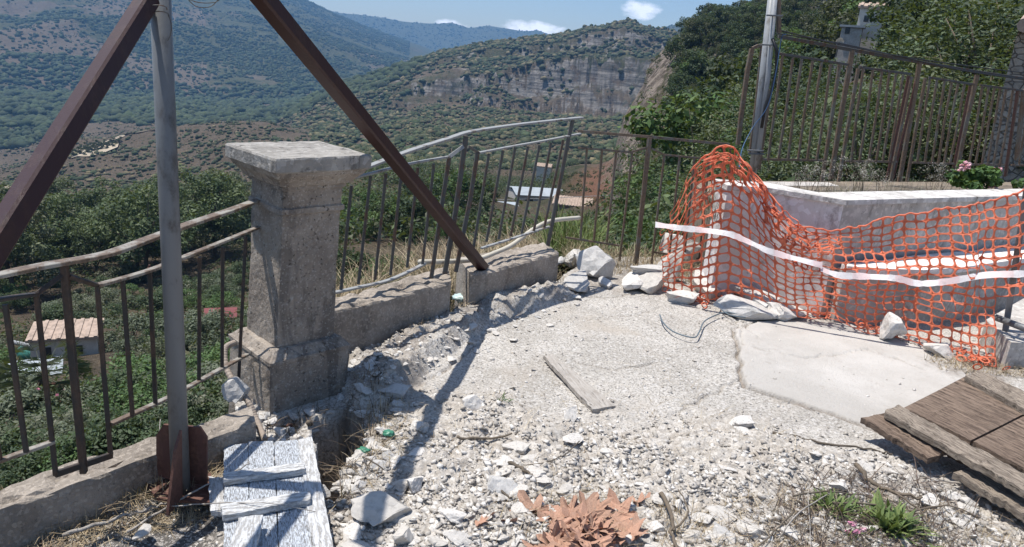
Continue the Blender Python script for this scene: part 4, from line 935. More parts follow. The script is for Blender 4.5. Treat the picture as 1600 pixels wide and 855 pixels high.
loft([(.875,.282),(.880,.304),(.902,.304),(.908,.288),(.982,.288),(.985,.312),(1.000,.312),(1.004,.345),(1.022,.365),(1.05,.415),(1.07,.432)], 'pillar', 'capital', pil, *PC, PHI, LEAN, .004, seed=3, chips=.018)
loft([(1.068,.438),(1.074,.452),(1.122,.457),(1.13,.448)], 'cap', 'cap_slab', pil, *PC, PHI, LEAN, .0035, seed=4, chips=.0)
# ---------------------------------------------------------------- scaffold tube and red-brown braces
tb = empty('galvanised_tube', G(283, 768, .02), "upright galvanised grey tube with dark gusset plates at its foot", "tube")
base = G(283, 768, .02); top = D(240, -260, 2.42); at48 = D(252, 0, 2.395)
dirT = (top-base)/np.linalg.norm(top-base)
MB().tube([base, base+(top-base)*.5, top], .031, 24).build('pipe', MAT['galv'], tb, smooth=True)
def plate(P, th, nrm):
    P = [np.array(p) for p in P]; nv = np.array(nrm, float); nv /= np.linalg.norm(nv); n = len(P)
    v = P+[p+nv*th for p in P]; f = [list(range(n-1, -1, -1)), list(range(n, 2*n))]+[[i, (i+1) % n, n+(i+1) % n, n+i] for i in range(n)]
    return MB().add(v, f)
bp = plate(PX((212,742),(236,722),(330,744),(330,790),(246,783), z=.012), .012, (0,0,1)).build('base_plate', MAT['beam_rust'], tb)
yb = base[1]+.045
plate([D(244,742,yb), D(244,680,yb), D(255,664,yb), D(312,668,yb), D(323,684,yb), D(323,772,yb)], .01, (0,1,0)).build('gusset', MAT['beam_rust'], tb)
f0, f1 = D(282,672,base[1]-.033), D(283,772,base[1]-.033)
plate([f0+np.array([-.004,0,0]), f0+np.array([-.004,-.05,-.05]), np.array([f1[0]-.004, base[1]-.14, .02]), np.array([f1[0]-.004, base[1]-.033, .02])], .009, (1,0,0)).build('gusset', MAT['beam_rust'], tb)
b_ = G(224, 741, .03)
bo = MB(); bo.tube([b_, b_+np.array([0,0,.014])], .013, 6); bo.tube([b_, b_+np.array([0,0,.03])], .007, 8); bo.build('bolt', MAT['beam_rust'], bp)
def box_beam(name, a, b, w_, label, foot=None, up=(0,0,1)):
    r = empty(name, a if a[2] < b[2] else b, label, "beam")
    MB().bar(a, b, w_, w_, up).build('box_section', MAT['beam'], r); return r
la, lb = D(236, -8, 2.37), D(-40, 433, 1.42); d_ = lb-la
box_beam('steel_brace', lb+d_*.35, la-d_*.02, .052, "red brown steel brace slanting from the tube top down to the left edge", up=(1,.4,.6))
ra = G(756, 420, .25); rb_ = D(238, -215, 2.20)
br = box_beam('steel_brace', ra, rb_, .062, "long red brown steel beam running down to the kerb right of the pillar", up=(.3,-.9,.6))
pf_ = G(745, 446, .0)
plate([G(736,452,.0), G(764,448,.0), G(764,448,.0)+np.array([0,.02,.21]), G(736,452,.0)+np.array([0,.02,.21])], .012, (.3,-1,0)).build('foot_plate', MAT['beam_rust'], br)
w1 = MB(); 
for k in range(2):
    P_ = [D(245+4*math.cos(a)*4+k*3, 14+6*math.sin(a)+k*10, 2.36+.05*math.sin(a)) for a in np.linspace(0, 6.28, 18)]; w1.tube(P_, .0016, 5)
w1.tube(smooth_path([D(262,20,2.34), D(268,40,2.34), D(266,55,2.35), D(262,64,2.35)], 5), .0014, 5)
w1.tube(smooth_path([D(288,-8,2.4), D(306,10,2.45), D(330,10,2.5), D(344,-6,2.5)], 5), .0014, 5); w1.tube(smooth_path([D(284,-6,2.4), D(310,4,2.45), D(338,3,2.5), D(350,-10,2.5)], 5), .0014, 5)
tag(w1.build('tie_wire', MAT['rail']), "thin wire twisted round the top of the grey tube", "wire")
# ---------------------------------------------------------------- railings
def member(px, curve, w_, h, off=0, flat=False, n=1):
    P = [V(a, b, curve, off) for a, b in px]
    m = MB(); (m.flat(smooth_path(P, 6) if len(P) > 2 else P, w_, h) if flat else [m.bar(P[i], P[i+1], w_, h, (0.2, -1, .1)) for i in range(len(P)-1)])
    return m
lc = [G(-420,440,.92)]+PX((0,430),(100,410),(180,393),(300,350),(412,310), z=.9)+[np.array([-1.05,3.3,.9])]
LC = [p[:2] for p in lc]
rl = empty('iron_railing', V(87,742,LC), "old iron railing with pale handrail between the left edge and the pillar", "railing")
def part(name, mb, mat, root): return mb.build(name, MAT[mat], root)
part('handrail', member([(-200,475),(0,430),(60,417),(100,410),(140,403),(180,393),(240,371),(300,349),(360,329),(414,309)], LC, .040, .012, flat=True), 'handrail_left', rl)
part('sub_rail', member([(-200,505),(0,468),(57,460)], LC, .022, .01, flat=True), 'rail_left', rl)
part('sub_rail', member([(57,460),(97,430)], LC, .014, .012), 'rail_left', rl)
part('sub_rail', member([(108,432),(152,446)], LC, .014, .012), 'rail_left', rl)
part('sub_rail', member([(152,446),(230,424),(300,397),(360,373),(417,350)], LC, .024, .01, flat=True), 'handrail_left', rl)
part('post', member([(100,414),(115,580),(131,738)], LC, .020, .022), 'rail_left', rl)
for a in ([(8,476),(41,706)], [(57,461),(72,600),(87,742)], [(152,447),(162,580),(173,711)], [(192,440),(207,650)], [(234,426),(243,632)], [(312,402),(311,594)], [(348,386),(347,576)], [(384,370),(373,592)], [(-40,484),(0,722)], [(-90,494),(-40,745)]):
    part('baluster', member(a, LC, .013, .013), 'rail_left', rl)
part('lower_rail', member([(-200,795),(0,720),(84,690)], LC, .02, .011, flat=True), 'handrail_left', rl)
part('lower_rail', member([(172,663),(268,619),(330,585),(386,554)], LC, .022, .011, flat=True), 'handrail_left', rl)
part('foot_bar', member([(87,741),(175,711)], LC, .022, .012), 'rail_left', rl)
# leaning railing right of the pillar
K = [np.array(p[:2]) for p in PX((500,484),(540,470),(600,453),(690,430),(790,402),(868,385), z=.27)]
r2 = empty('iron_railing', V(696,431,K), "leaning iron railing with curved grey handrail right of the pillar", "railing")
part('handrail', member([(535,276),(572,262),(640,236),(700,217),(735,206),(800,196),(860,189),(909,184)], K, .040, .013, flat=True), 'handrail', r2)
part('sub_rail', member([(520,285),(572,273),(640,256),(702,245)], K, .024, .011, flat=True), 'handrail', r2)
part('sub_rail', member([(702,245),(724,229)], K, .022, .011), 'handrail', r2)
part('sub_rail', member([(732,229),(748,239)], K, .016, .012), 'rail', r2)
part('sub_rail', member([(748,239),(800,229),(850,220),(907,209)], K, .024, .011, flat=True), 'handrail', r2)
part('post', member([(728,213),(712,330),(694,433)], K, .030, .026), 'rail', r2)
part('post', member([(746,239),(735,310),(712,425)], K, .026, .022), 'rail', r2)
part('post', member([(702,246),(692,310),(673,440)], K, .024, .022), 'rail', r2)
part('post', member([(895,188),(889,212),(856,384)], K, .026, .022), 'rail', r2)
for a in ([(549,290),(533,452)], [(579,275),(560,444)], [(603,271),(586,437)], [(628,263),(610,430)], [(653,262),(636,418)], [(678,256),(660,414)], [(764,240),(740,386)], [(786,235),(760,378)], [(805,231),(779,374)], [(825,229),(798,369)], [(843,227),(815,365)], [(861,223),(834,361)], [(880,219),(850,357)]):
    part('baluster', member(a, K, .0165, .0165), 'rail', r2)
part('lower_rail', member([(515,459),(560,449),(610,437),(664,412)], K, .026, .011, flat=True), 'handrail', r2)
part('lower_rail', member([(752,388),(800,373),(858,354)], K, .022, .011, flat=True), 'handrail', r2)
# middle railing, behind the rubble
g0, g1, g2 = G(850,395,.02), G(993,412,.02), np.array([1.85, 6.12, 0])
KM = [g0[:2], G(905,400,.02)[:2], g1[:2], g2[:2]]
KM = [np.array([.42, 5.95]), g1[:2], g2[:2]]
r3 = empty('iron_railing', g1, "thin rusty iron railing at the far end behind the white boulders", "railing")
part('handrail', member([(903,205),(1015,214),(1140,226)], KM, .022, .012), 'fence', r3)
part('sub_rail', member([(903,231),(986,238)], KM, .016, .01), 'fence', r3); part('sub_rail', member([(986,238),(1010,231)], KM, .013, .01), 'fence', r3)
part('sub_rail', member([(1018,232),(1038,242)], KM, .013, .01), 'fence', r3); part('sub_rail', member([(1038,242),(1112,249)], KM, .016, .01), 'fence', r3)
part('post', member([(1015,215),(993,418)], KM, .034, .03), 'fence', r3)
for a in ([(988,238),(968,408)], [(917,233),(907,372)], [(941,234),(928,375)], [(963,236),(948,378)], [(1038,243),(1018,412)], [(1062,246),(1046,396)], [(1085,248),(1069,400)], [(1108,250),(1092,404)]):
    part('baluster', member(a, KM, .016, .016), 'fence', r3)
part('lower_rail', member([(884,371),(968,384)], KM, .016, .01), 'fence', r3); part('lower_rail', member([(1020,394),(1118,408)], KM, .016, .01), 'fence', r3)
# pale pipe along the kerb, grey tube under the rail
PK = [k_+np.array([.05, -.04]) for k_ in K]
tag(MB().tube(smooth_path([V(a, b, K, -.06) for a, b in ((655,414),(700,413),(745,409),(775,398),(800,386),(835,360),(862,348),(905,343))], 6), .016, 10).build('conduit_pipe', MAT['pipe'], smooth=True), "cream plastic pipe lying along the kerb behind the leaning railing", "pipe")
# ---------------------------------------------------------------- planter wall, steps, fence on the right
wz = .85
w0, w1_, w2_, w3_ = G(1138,289,wz), G(1200,293,wz), G(1320,312,wz), G(1600,305,wz)
w4_ = w3_+(w3_-w2_)*.6
pw = empty('planter_wall', w2_, "low white plastered wall with a corner behind the orange mesh", "wall")
def wallstrip(pts, zt, zb_, th, mat, name, parent, side=1):
    P = [np.array(p[:2]) for p in pts]; n = len(P); off = []
    for i in range(n):
        d = P[min(i+1, n-1)]-P[max(i-1, 0)]; d /= np.linalg.norm(d); off.append(np.array([-d[1], d[0]])*th*side)
    m = MB()
    v, f = [], []
    for i in range(n):
        a, b = P[i], P[i]+off[i]; v += [(a[0],a[1],zb_),(a[0],a[1],zt),(b[0],b[1],zt),(b[0],b[1],zb_)]
    for i in range(n-1):
        for k in range(4): f.append([i*4+k, (i+1)*4+k, (i+1)*4+(k+1) % 4, i*4+(k+1) % 4])
    f += [[0,1,2,3], [(n-1)*4+k for k in (3,2,1,0)]]
    return m.add(v, f).build(name, MAT[mat], parent)
wallstrip([w0, w1_, w2_], wz-.036, -.3, .20, 'white', 'plaster_face', pw); wallstrip([w2_, w3_, w4_], wz-.036, -.3, .20, 'wall', 'render_face', pw)
wallstrip([w0+np.array([-.01,-.02,0]), w1_+np.array([0,-.02,0]), w2_+np.array([0,-.025,0]), w3_+np.array([.01,-.02,0]), w4_+np.array([.01,-.02,0])], wz, wz-.034, .27, 'coping', 'coping', pw)
FC = [np.array([G(1100,260,.78)[0]*1.0, 6.9]), np.array([2.24, 7.0]), np.array([6.0, 9.0]), np.array([8.0, 10.06])]
fl = [FC[0], FC[1], FC[2]]
soil = MB(); sp_ = [w0[:2]+np.array([.1,.15]), w2_[:2]+np.array([.1,.15]), w3_[:2]+np.array([0,.15]), w4_[:2]+np.array([0,.15]), np.array([8.0,10.2]), np.array([6.0,9.2]), np.array([2.2,7.25]), np.array([1.6,6.9])]
soil.add([(p[0], p[1], .60) for p in sp_]+[(p[0], p[1], -1.5) for p in sp_], [list(range(8))]+[[i, 8+i, 8+(i+1) % 8, (i+1) % 8] for i in range(8)])
tag(soil.build('planter_soil', m_plain("dry_planter_soil", (.24,.19,.14), .95, .6, 9)), kind='structure')
ka, kb = V(1150,287,FC,.12), V(1700,292,FC,.12); m = MB(); tv = np.array([-.03,.22,0])
m.quad8([ka*[1,1,0]-[0,0,.3], kb*[1,1,0]-[0,0,.3], (kb+tv)*[1,1,0]-[0,0,.3], (ka+tv)*[1,1,0]-[0,0,.3]], [ka, kb, kb+tv, ka+tv]).build('fence_kerb', MAT['wall'])
tag(bpy.data.objects['fence_kerb'], "grey concrete kerb carrying the rusty fence", "kerb")
fn = empty('iron_fence', V(1298,280,FC), "tall rusty iron bar fence leaning on the upper level at right", "fence")
part('top_rail', member([(1216,57),(1330,78),(1435,97),(1525,112),(1700,138)], FC, .03, .018), 'rail', fn)
for a in ([(1217,84),(1325,101)], [(1342,105),(1423,116)], [(1451,121),(1521,132)], [(1531,133),(1600,142)], [(1606,143),(1700,158)]): part('sub_rail', member(a, FC, .022, .014), 'rail', fn)
for a in ([(1189,249),(1290,251)], [(1321,252),(1402,253)], [(1426,254),(1493,256)], [(1514,257),(1570,258)], [(1580,258),(1700,262)]): part('lower_rail', member(a, FC, .022, .012), 'fence', fn)
for a in ([(1332,78),(1314,180),(1298,280)], [(1437,98),(1420,200),(1405,284)], [(1527,117),(1510,190),(1496,262)], [(1600,140),(1588,250)]): part('post', member(a, FC, .045, .03), 'fence', fn)
def bars(tops, bots, wd=.022):
    for (a, b), (c, d) in zip(tops, bots): 
        j = g_.uniform(-1.2, 1.2); part('bar', member([(a, b), ((a+c)/2+j, (b+d)/2), (c, d)], FC, wd, wd*.8), 'fence', fn)
bars([(1223,86),(1239,90),(1253,92),(1270,95),(1284,97),(1298,100)], [(1200,249),(1216,250),(1231,250),(1247,250),(1261,251),(1276,251)])
bars([(1312,101),(1341,107)], [(1284,284),(1310,284)], .032)
bars([(1349,107),(1364,109),(1378,111),(1390,113),(1400,115),(1411,117)], [(1330,252),(1343,252),(1357,253),(1369,253),(1379,253),(1389,253)])
bars([(1424,120),(1446,122)], [(1391,284),(1417,284)], .03)
bars([(1453,123),(1464,125),(1476,127),(1487,129),(1497,131),(1507,132)], [(1433,254),(1445,254),(1456,255),(1466,255),(1475,256),(1484,256)])
bars([(1535,134),(1545,136),(1554,138),(1563,139),(1572,140),(1583,141),(1592,142)], [(1514,257),(1524,257),(1534,258),(1543,258),(1552,258),(1560,270),(1572,275)])
bars([(1610,146),(1622,148),(1634,150),(1646,152)], [(1592,260),(1604,260),(1616,260),(1628,262)])
for a in ([(1420,118),(1385,283)], [(1434,116),(1394,284)], [(1516,134),(1490,262)], [(1590,141),(1570,276)]):
    part('loose_bar', member(a, FC, .03, .012), 'beam_rust', fn)
# broken fence remains left of the bundled poles
fs = empty('fence_remnant', V(1155,225,FC), "bent rusty end bars of the broken fence left of the bundled poles", "fence")
part('bar', member([(1153,226),(1158,180),(1168,110),(1175,76)], FC, .04, .03), 'fence', fs); part('bar', member([(1175,76),(1184,72),(1197,70),(1205,71)], FC, .03, .02), 'fence', fs)
part('bar', member([(1191,70),(1182,160),(1172,240)], FC, .03, .02), 'fence', fs); part('bar', member([(1202,140),(1184,265)], FC, .045, .03), 'fence', fs)
# bundle of poles
yp = 6.72
pb = empty('utility_pole', D(1176,262,yp), "grey metal pole lashed with pipes and wires behind the planter wall", "pole")
def fit(P): return [D(a, b, yp+c) for a, b, c in P]
MB().tube(fit([(1174,290,0),(1190,140,0),(1209,-30,0)]), .034, 14).build('pipe', MAT['galv_light'], pb, smooth=True)
MB().tube(fit([(1182,262,-.07),(1200,120,-.07),(1213,-30,-.07)]), .022, 12).build('pipe', MAT['galv_light'], pb, smooth=True)
MB().bar(*fit([(1217,52,.0),(1216,-30,.0)]), .05, .03).build('bracket', MAT['fence'], pb)
for yy, xx in ((70, 1201), (24, 1210), (235, 1180), (240, 1181)):
    MB().bar(*fit([(xx-12, yy, -.1), (xx+13, yy+1, -.1)]), .03, .012).build('clamp', MAT['galv'], pb)
MB().tube(fit([(1207,60,-.11),(1214,80,-.12),(1213,110,-.1),(1206,140,-.1),(1196,165,-.1),(1190,200,-.1)]), .014, 8).build('cable', MAT['blackcable'], pb, smooth=True)
tag(MB().tube(smooth_path(fit([(1228,54,-.1),(1221,60,-.12),(1213,110,-.15),(1200,165,-.15),(1176,200,-.15),(1160,232,-.3),(1155,262,-.6)]), 6), .004, 6).build('blue_cord', MAT['bluecord'], smooth=True), "thin blue cord hanging down the bundled poles", "cord")
for i, (P_, r_) in enumerate((([(1215,53),(1310,68),(1420,92),(1530,115),(1700,136)], .0065), ([(1217,48),(1330,74),(1470,98),(1700,126)], .006))):
    tag(MB().tube(smooth_path([V(a, b, FC, .05+.03*i) for a, b in P_], 6), r_, 6).build('wire', MAT['blackcable']), ("thick black cable strung along the top of the rusty fence", "thin black wire just above the rusty fence top")[i], "cable")
# far wires over the valley
tag(MB().tube(smooth_path([np.array([-14, 95, -18.]), np.array([0, 98, -17.]), np.array([14, 100, -15.5])], 6), .035, 5).build('wire', MAT['galv_light']), "power line crossing the valley in front of the farmhouse", "cable")
# steps behind the net
st = empty('stone_step', G(1443,422,.42), "broad pale step ledge behind the orange mesh", "step")
fr = [G(1325,416,.42), G(1390,420,.42), G(1443,422,.42), G(1500,418,.42), G(1720,388,.42)]
bk = [w2_+np.array([.05,-.02,0]), w2_+np.array([.3,.1,0]), w3_*.4+w2_*.6, w3_*.6+w2_*.4, w4_]
n5 = 5; m = MB()
v = [(p[0], p[1], .38) for p in fr]+[(p[0], p[1]-.03, .38) for p in bk]+[(p[0], p[1], .42) for p in fr]+[(p[0], p[1]-.03, .42) for p in bk]
f = [[i, i+1, 6+i, 5+i] for i in range(4)]+[[10+i, 15+i, 16+i, 11+i] for i in range(4)]+[[i, 10+i, 11+i, i+1] for i in range(4)]+[[0,5,15,10], [4,14,19,9]]
m.add(v, f).build('tread', MAT['white'], st)
wallstrip([np.array(p[:2])+np.array([0,.03]) for p in fr], .38, -.3, .10, 'wall', 'riser', st)
lo = MB(); q4 = [G(1540,500,.17), G(1600,466,.17), G(1720,480,.17), G(1700,540,.17), G(1580,535,.17)]
lo.add([(p[0],p[1],-.2) for p in q4]+[(p[0],p[1],.17) for p in q4], [[9,8,7,6,5]]+[[i, 5+i, 5+(i+1) % 5, (i+1) % 5] for i in range(5)])
tag(lo.build('stone_step', MAT['wall']), "low grey step beside the dark post at the right edge", "step")
pp = empty('steel_post', G(1565,552), "dark steel post holding the right end of the orange mesh", "post")
ypst = G(1565,552)[1]
MB().bar(G(1565,556), D(1606,285,ypst+.02), .05, .035).build('upright', MAT['galv'], pp)
MB().tube([D(1556,496,ypst-.05), D(1640,528,ypst-.35)], .022, 10).build('crossbar', MAT['galv'], pp, smooth=True)
# ---------------------------------------------------------------- orange mesh
def netting():
    g = np.random.default_rng(8)
    C_ = [ # (top px,py,Y) (bottom px,py,Y)
     ((1030,352),5.15,(1036,452),5.2), ((1058,318),5.15,(1050,462),5.15), ((1076,268),5.15,(1070,468),5.1), ((1098,243),5.12,(1092,470),5.08), ((1126,226),5.1,(1112,470),5.05),
     ((1145,226),5.08,(1135,466),5.02), ((1160,244),5.05,(1160,470),5.0), ((1180,275),5.0,(1188,478),4.95), ((1203,312),4.97,(1214,488),4.9), ((1232,340),4.93,(1246,494),4.82), ((1262,353),4.9,(1282,498),4.75),
     ((1300,356),4.87,(1316,504),4.70), ((1340,351),4.84,(1350,516),4.68), ((1380,344),4.8,(1385,526),4.64), ((1420,336),4.75,(1424,534),4.58), ((1460,328),4.7,(1462,545),4.5), ((1500,320),4.64,(1503,560),4.38), ((1530,313),4.6,(1532,573),4.28), ((1552,309),4.57,(1556,576),4.24),
     ((1580,303),4.53,(1580,575),4.3), ((1605,298),4.5,(1606,575),4.3), ((1640,292),4.48,(1645,575),4.3)]
    T = np.array([D(*c[0], c[1]) for c in C_]); B = np.array([D(*c[2], c[3]) for c in C_])
    px = np.array([c[0][0] for c in C_], float); s = np.r_[0, np.cumsum(np.maximum(.7*np.diff(px)/19., .35))]  # cells along
    dens = np.r_[0, np.cumsum([1.8,1.5,1.5,1.8,1.2,1.3,1.7,2.0,2.2,2.2,2.2,2.3,2.3,2.3,2.3,2.3,2.3,1.7,1.4,1.6,1.6][:len(C_)-1])]
    NU = int(round(dens[-1])); NV = 17
    def S(u, v):  # u in cells, v 0..NV
        t = np.stack([np.interp(u, dens, T[:, k]) for k in range(3)], -1); b = np.stack([np.interp(u, dens, B[:, k]) for k in range(3)], -1)
        w_ = (v/NV)[..., None]; p = t*(1-w_)+b*w_
        q = v/NV; sag = np.sin(q*np.pi)
        nn = (fbm(u*.35, v*.25, 3, 400)-.5); n2 = (fbm(u*.9+5, v*.9, 2, 401)-.5)
        p = p+np.stack([n2*.018, -nn*.20*sag-n2*.025, (fbm(u*.5, v*.4, 2, 402)-.5)*.05], -1)
        # bunched folds around the dip
        f_ = np.exp(-((u-NU*.30)/(NU*.10))**2)*np.exp(-((q-.12)/.22)**2)
        p = p+np.stack([np.sin(v*2.1)*.02*f_, np.sin(u*3.1+v)*.05*f_, np.cos(v*2.6+u)*.03*f_], -1)
        return p
    V_, F_ = [], []; hole = 12
    ang = np.linspace(0, 2*np.pi, hole, endpoint=False)+np.pi/hole
    sq = []  # matching points on the cell border
    for a in ang:
        c, s_ = math.cos(a), math.sin(a); m = max(abs(c), abs(s_)); sq.append((c/m*.5, s_/m*.5))
    sq = np.array(sq); sup = np.stack([np.sign(np.cos(ang))*np.abs(np.cos(ang))**.62*.420, np.sign(np.sin(ang))*np.abs(np.sin(ang))**.62*.400], 1)
    for iu in range(NU):
        pxu = np.interp(iu+.5, dens, px)
        for iv in range(NV):
            if pxu > 1557 and iv > NV*.58: continue
            if pxu < 1060 and (iv < 2 and iu == 0): continue
            if iu == 0 and iv in (3, 4, 7, 8): continue
            if g.random() < .012: continue
            k = 1.0 if g.random() > .03 else 1.15
            n = len(V_)*1
            u0, v0 = iu+.5, iv+.5
            U_ = np.r_[u0+sq[:, 0], u0+sup[:, 0]*k]; W_ = np.r_[v0+sq[:, 1], v0+sup[:, 1]*k]
            P = S(U_, W_); n = sum(len(a) for a in V_); V_.append(P)
            for j in range(hole): j2 = (j+1) % hole; F_.append([n+j, n+j2, n+hole+j2, n+hole+j])
    nsheet = len(V_); fsheet = len(F_)
    # crumpled hem lying on the rubble
    def hem(pts, w_, seed):
        nonlocal V_, F_
        gg = np.random.default_rng(seed); L = len(pts)
        for i in range(L-1):
            for k in range(9):
                a, b = np.array(pts[i]), np.array(pts[i+1]); t0 = gg.random(); p = a*(1-t0)+b*t0+np.array([gg.normal()*.02, gg.normal()*w_*.5, abs(gg.normal())*.02+.015])
                R_ = gg.uniform(.022, .04); ax = gg.normal(size=3); ax[2] = abs(ax[2])+.6; ax /= np.linalg.norm(ax); t_ = np.cross(ax, gg.normal(size=3)); t_ /= np.linalg.norm(t_); b_ = np.cross(ax, t_)
                a_ = np.linspace(0, 2*np.pi, 10, endpoint=False); n = sum(len(q) for q in V_)
                o = p+np.outer(np.cos(a_), t_)*R_+np.outer(np.sin(a_), b_)*R_*.8; i_ = p+np.outer(np.cos(a_), t_)*R_*.66+np.outer(np.sin(a_), b_)*R_*.5
                V_.append(np.concatenate([o, i_])); F_ += [[n+j, n+(j+1) % 10, n+10+(j+1) % 10, n+10+j] for j in range(10)]
    hem(PX((1030,462),(1070,470),(1100,470)), .08, 1); hem(PX((1095,482),(1130,474),(1165,470)), .05, 2); hem(PX((1265,492),(1300,497),(1330,498)), .06, 3); hem(PX((1496,560),(1520,570),(1552,572)), .16, 4); hem(PX((1345,515),(1385,525)), .03, 5)
    VV = np.concatenate(V_); nH = sum(len(a) for a in V_[:nsheet]); root = empty('safety_net', T[5]*[1,1,0], "torn orange plastic safety mesh draped before the planter wall and steps", "safety mesh")
    o = meshobj('mesh_sheet', VV[:nH], np.array(F_[:fsheet]), MAT['net'], root); oh = meshobj('crumpled_hem', VV[nH:], np.array(F_[fsheet:])-nH, MAT['net'], root); tag(oh, kind='stuff'); oh.modifiers.new('thickness', 'SOLIDIFY').thickness = .0012
    sm_ = o.modifiers.new('thickness', 'SOLIDIFY'); sm_.thickness = .0012
    V3, F3 = [], []
    for iu in range(int(NU*.10), int(NU*.50)):
        for iv in range(0, 8):
            if g.random() < .05 or iv > 4+3.5*math.sin(iu*.5): continue
            n = sum(len(a) for a in V3); U_ = np.r_[iu+.5+sq[:, 0], iu+.5+sup[:, 0]*.93]; W_ = np.r_[iv+.5+sq[:, 1], iv+.5+sup[:, 1]*.93]
            P = S(U_*1.0+.35*np.sin(W_*.6), W_*.8+.6+.4*np.sin(U_*.9))+np.stack([.012*np.sin(W_*2), .045+.03*np.sin(U_*1.3+W_), -.03+.015*np.sin(U_*2.1)], -1)
            V3.append(P); F3 += [[n+j, n+(j+1) % hole, n+hole+(j+1) % hole, n+hole+j] for j in range(hole)]
    o3 = meshobj('folded_layer', np.concatenate(V3), np.array(F3), MAT['net'], root); sm3 = o3.modifiers.new('thickness', 'SOLIDIFY'); sm3.thickness = .0012
    # twisted top selvedge
    tr = MB(); U = np.linspace(3.5, NU*.999, 120); P = S(U, U*0); tr.tube([p+np.array([0, -.01, .006*math.sin(i*1.7)]) for i, p in enumerate(P)], [.004+.003*abs(math.sin(i*.8)) for i in range(120)], 6).build('selvedge', MAT['net'], root)
    for q_ in range(5):  # gathered strands where the mesh is pulled into a rope down from its peak
        U = np.linspace(5.3, 17, 70); off = g.normal(size=(70, 3))*.010+np.array([(q_-2)*.012, -.03, (q_-2)*.016])
        P = S(U, U*0+.25+.35*q_)+off; MB().tube(smooth_path(P[::3], 3), .0036, 5).build('selvedge', MAT['net'], root)
    return S, dens, NU, NV, px
S_net, dens_, NU_, NV_, pxn = netting()
# barrier tape (flat ribbon) in two lengths
def tape(pts, w_, label, yoff=.0):
    gq = np.random.default_rng(int(pts[0][0])); P = smooth_path([D(a, b, np.interp(a, pxn, np.linspace(5.10, 4.35, len(pxn)))-.07+yoff) for a, b in pts], 6); v, f = [], []
    for i, p in enumerate(P):
        tw = .62+math.sin(i*.55)*.22; d = np.array([0, math.sin(tw), math.cos(tw)])*w_/2*(1-.22*gq.random()); v += [p-d, p-d+np.array([0,.0012,0]), p+d+np.array([0,.0012,0]), p+d]
        if i: f += [[4*i-4+k, 4*i+k, 4*i+(k+1) % 4, 4*i-4+(k+1) % 4] for k in range(4)]
    f += [[0,1,2,3], [len(v)-1, len(v)-2, len(v)-3, len(v)-4]]
    tag(meshobj('barrier_tape', v, f, MAT['tape']), label, "tape")
tape([(1024,351),(1060,356),(1100,360),(1140,366),(1170,378),(1200,392),(1235,402),(1285,415)], .048, "faded white barrier tape across the left half of the orange mesh")
tape([(1282,420),(1310,430),(1350,432),(1400,435),(1435,443),(1480,440),(1540,430),(1600,428),(1660,424)], .048, "faded white barrier tape across the right half of the orange mesh")
rd = G(1143,462,.0); tag(MB().tube([rd, D(1141,232,rd[1]-.02)], .007, 6).build('steel_rod', MAT['beam_rust']), "thin rusty rod holding up the peak of the orange mesh", "rod")
# ---------------------------------------------------------------- rocks
def rock_mesh(seed, base=None, cuts=11, dmin=.48):
    g = np.random.default_rng(seed); v, f = base or ICO3; v = v.copy()
    for i in range(cuts):
        n = g.normal(size=3); n /= np.linalg.norm(n); d = g.uniform(.34, .72); s = v@n-d; v = np.where((s > 0)[:, None], v-np.outer(s, n), v)
    v *= np.array([1, g.uniform(.6, 1), g.uniform(.38, .62)])/.78
    q = v*3+seed
    nn = np.array([mnoise.noise(Vector(p))*.07+mnoise.noise(Vector(p*2))*.10+mnoise.noise(Vector(p*4))*.08+mnoise.noise(Vector(p*9))*.05 for p in q]); v = v*(1+nn[:, None])
    return v, f
RM = []
for i in range(9):
    v, f = rock_mesh(500+i); me = bpy.data.meshes.new('chunk'); me.from_pydata([tuple(p) for p in v], [], [list(map(int, q)) for q in f]); me.materials.append(MAT['rock']); me.update(); RM.append(me)
RB = [m_.copy() for m_ in RM[:4]]
for m_ in RB: m_.materials.clear(); m_.materials.append(MAT['boulder'])
def rock(name, p, s, label, group=None, mesh=None, rot=None, cat='chunk'):
    o = bpy.data.objects.new(name, mesh or RM[g_.randrange(9)]); COL.objects.link(o); o.location = Vector([float(a) for a in p]); o.scale = s if hasattr(s, '__len__') else (s, s, s)
    o.rotation_euler = rot or (g_.uniform(-.3, .3), g_.uniform(-.3, .3), g_.uniform(0, 6.28)); return tag(o, label, cat, group)
def rpx(name, px, py, wpx, hpx, label, boulder=False, z=0, k=None, flat=.8, rz=None, **kw):
    p = G(px, py+hpx*.5, z); d = np.linalg.norm(p-EY); w_ = wpx/1155*d/2; h = hpx/1155*d/2
    mesh = (RB if boulder else RM)[k if k is not None else g_.randrange(4)]
    p = p+np.array([0, h*.3, h*.75]); return rock(name, p, (w_*1.15, w_*.95, h*2.1), label, mesh=mesh, rot=(g_.uniform(-.15,.15), g_.uniform(-.15,.15), rz if rz is not None else g_.uniform(0, 6.28)), **kw)
rpx('boulder', 935, 413, 62, 46, "large grey white boulder at the foot of the thin railing", True, .0, 0, rz=.3, cat='boulder')
rpx('boulder', 985, 438, 50, 26, "rough white boulder right of the large grey one", False, 0, 1, cat='boulder')
rpx('boulder', 1022, 440, 44, 34, "pitted white lump between the boulder and the orange mesh", False, 0, 2, cat='boulder')
rpx('concrete_slab_piece', 1014, 420, 52, 12, "thin grey slab resting on the white lumps", True, .12, 3, rz=.2, cat='slab')
rpx('boulder', 902, 438, 52, 26, "flat tan stone slab left of the large boulder", True, 0, 2, cat='boulder')
rpx('stone', 943, 441, 24, 16, "small grey stone under the large boulder", True, 0, 1, cat='stone')
rpx('stone', 873, 407, 18, 12, "small stone beside the end of the loose kerb block", True, 0, 1, cat='stone')
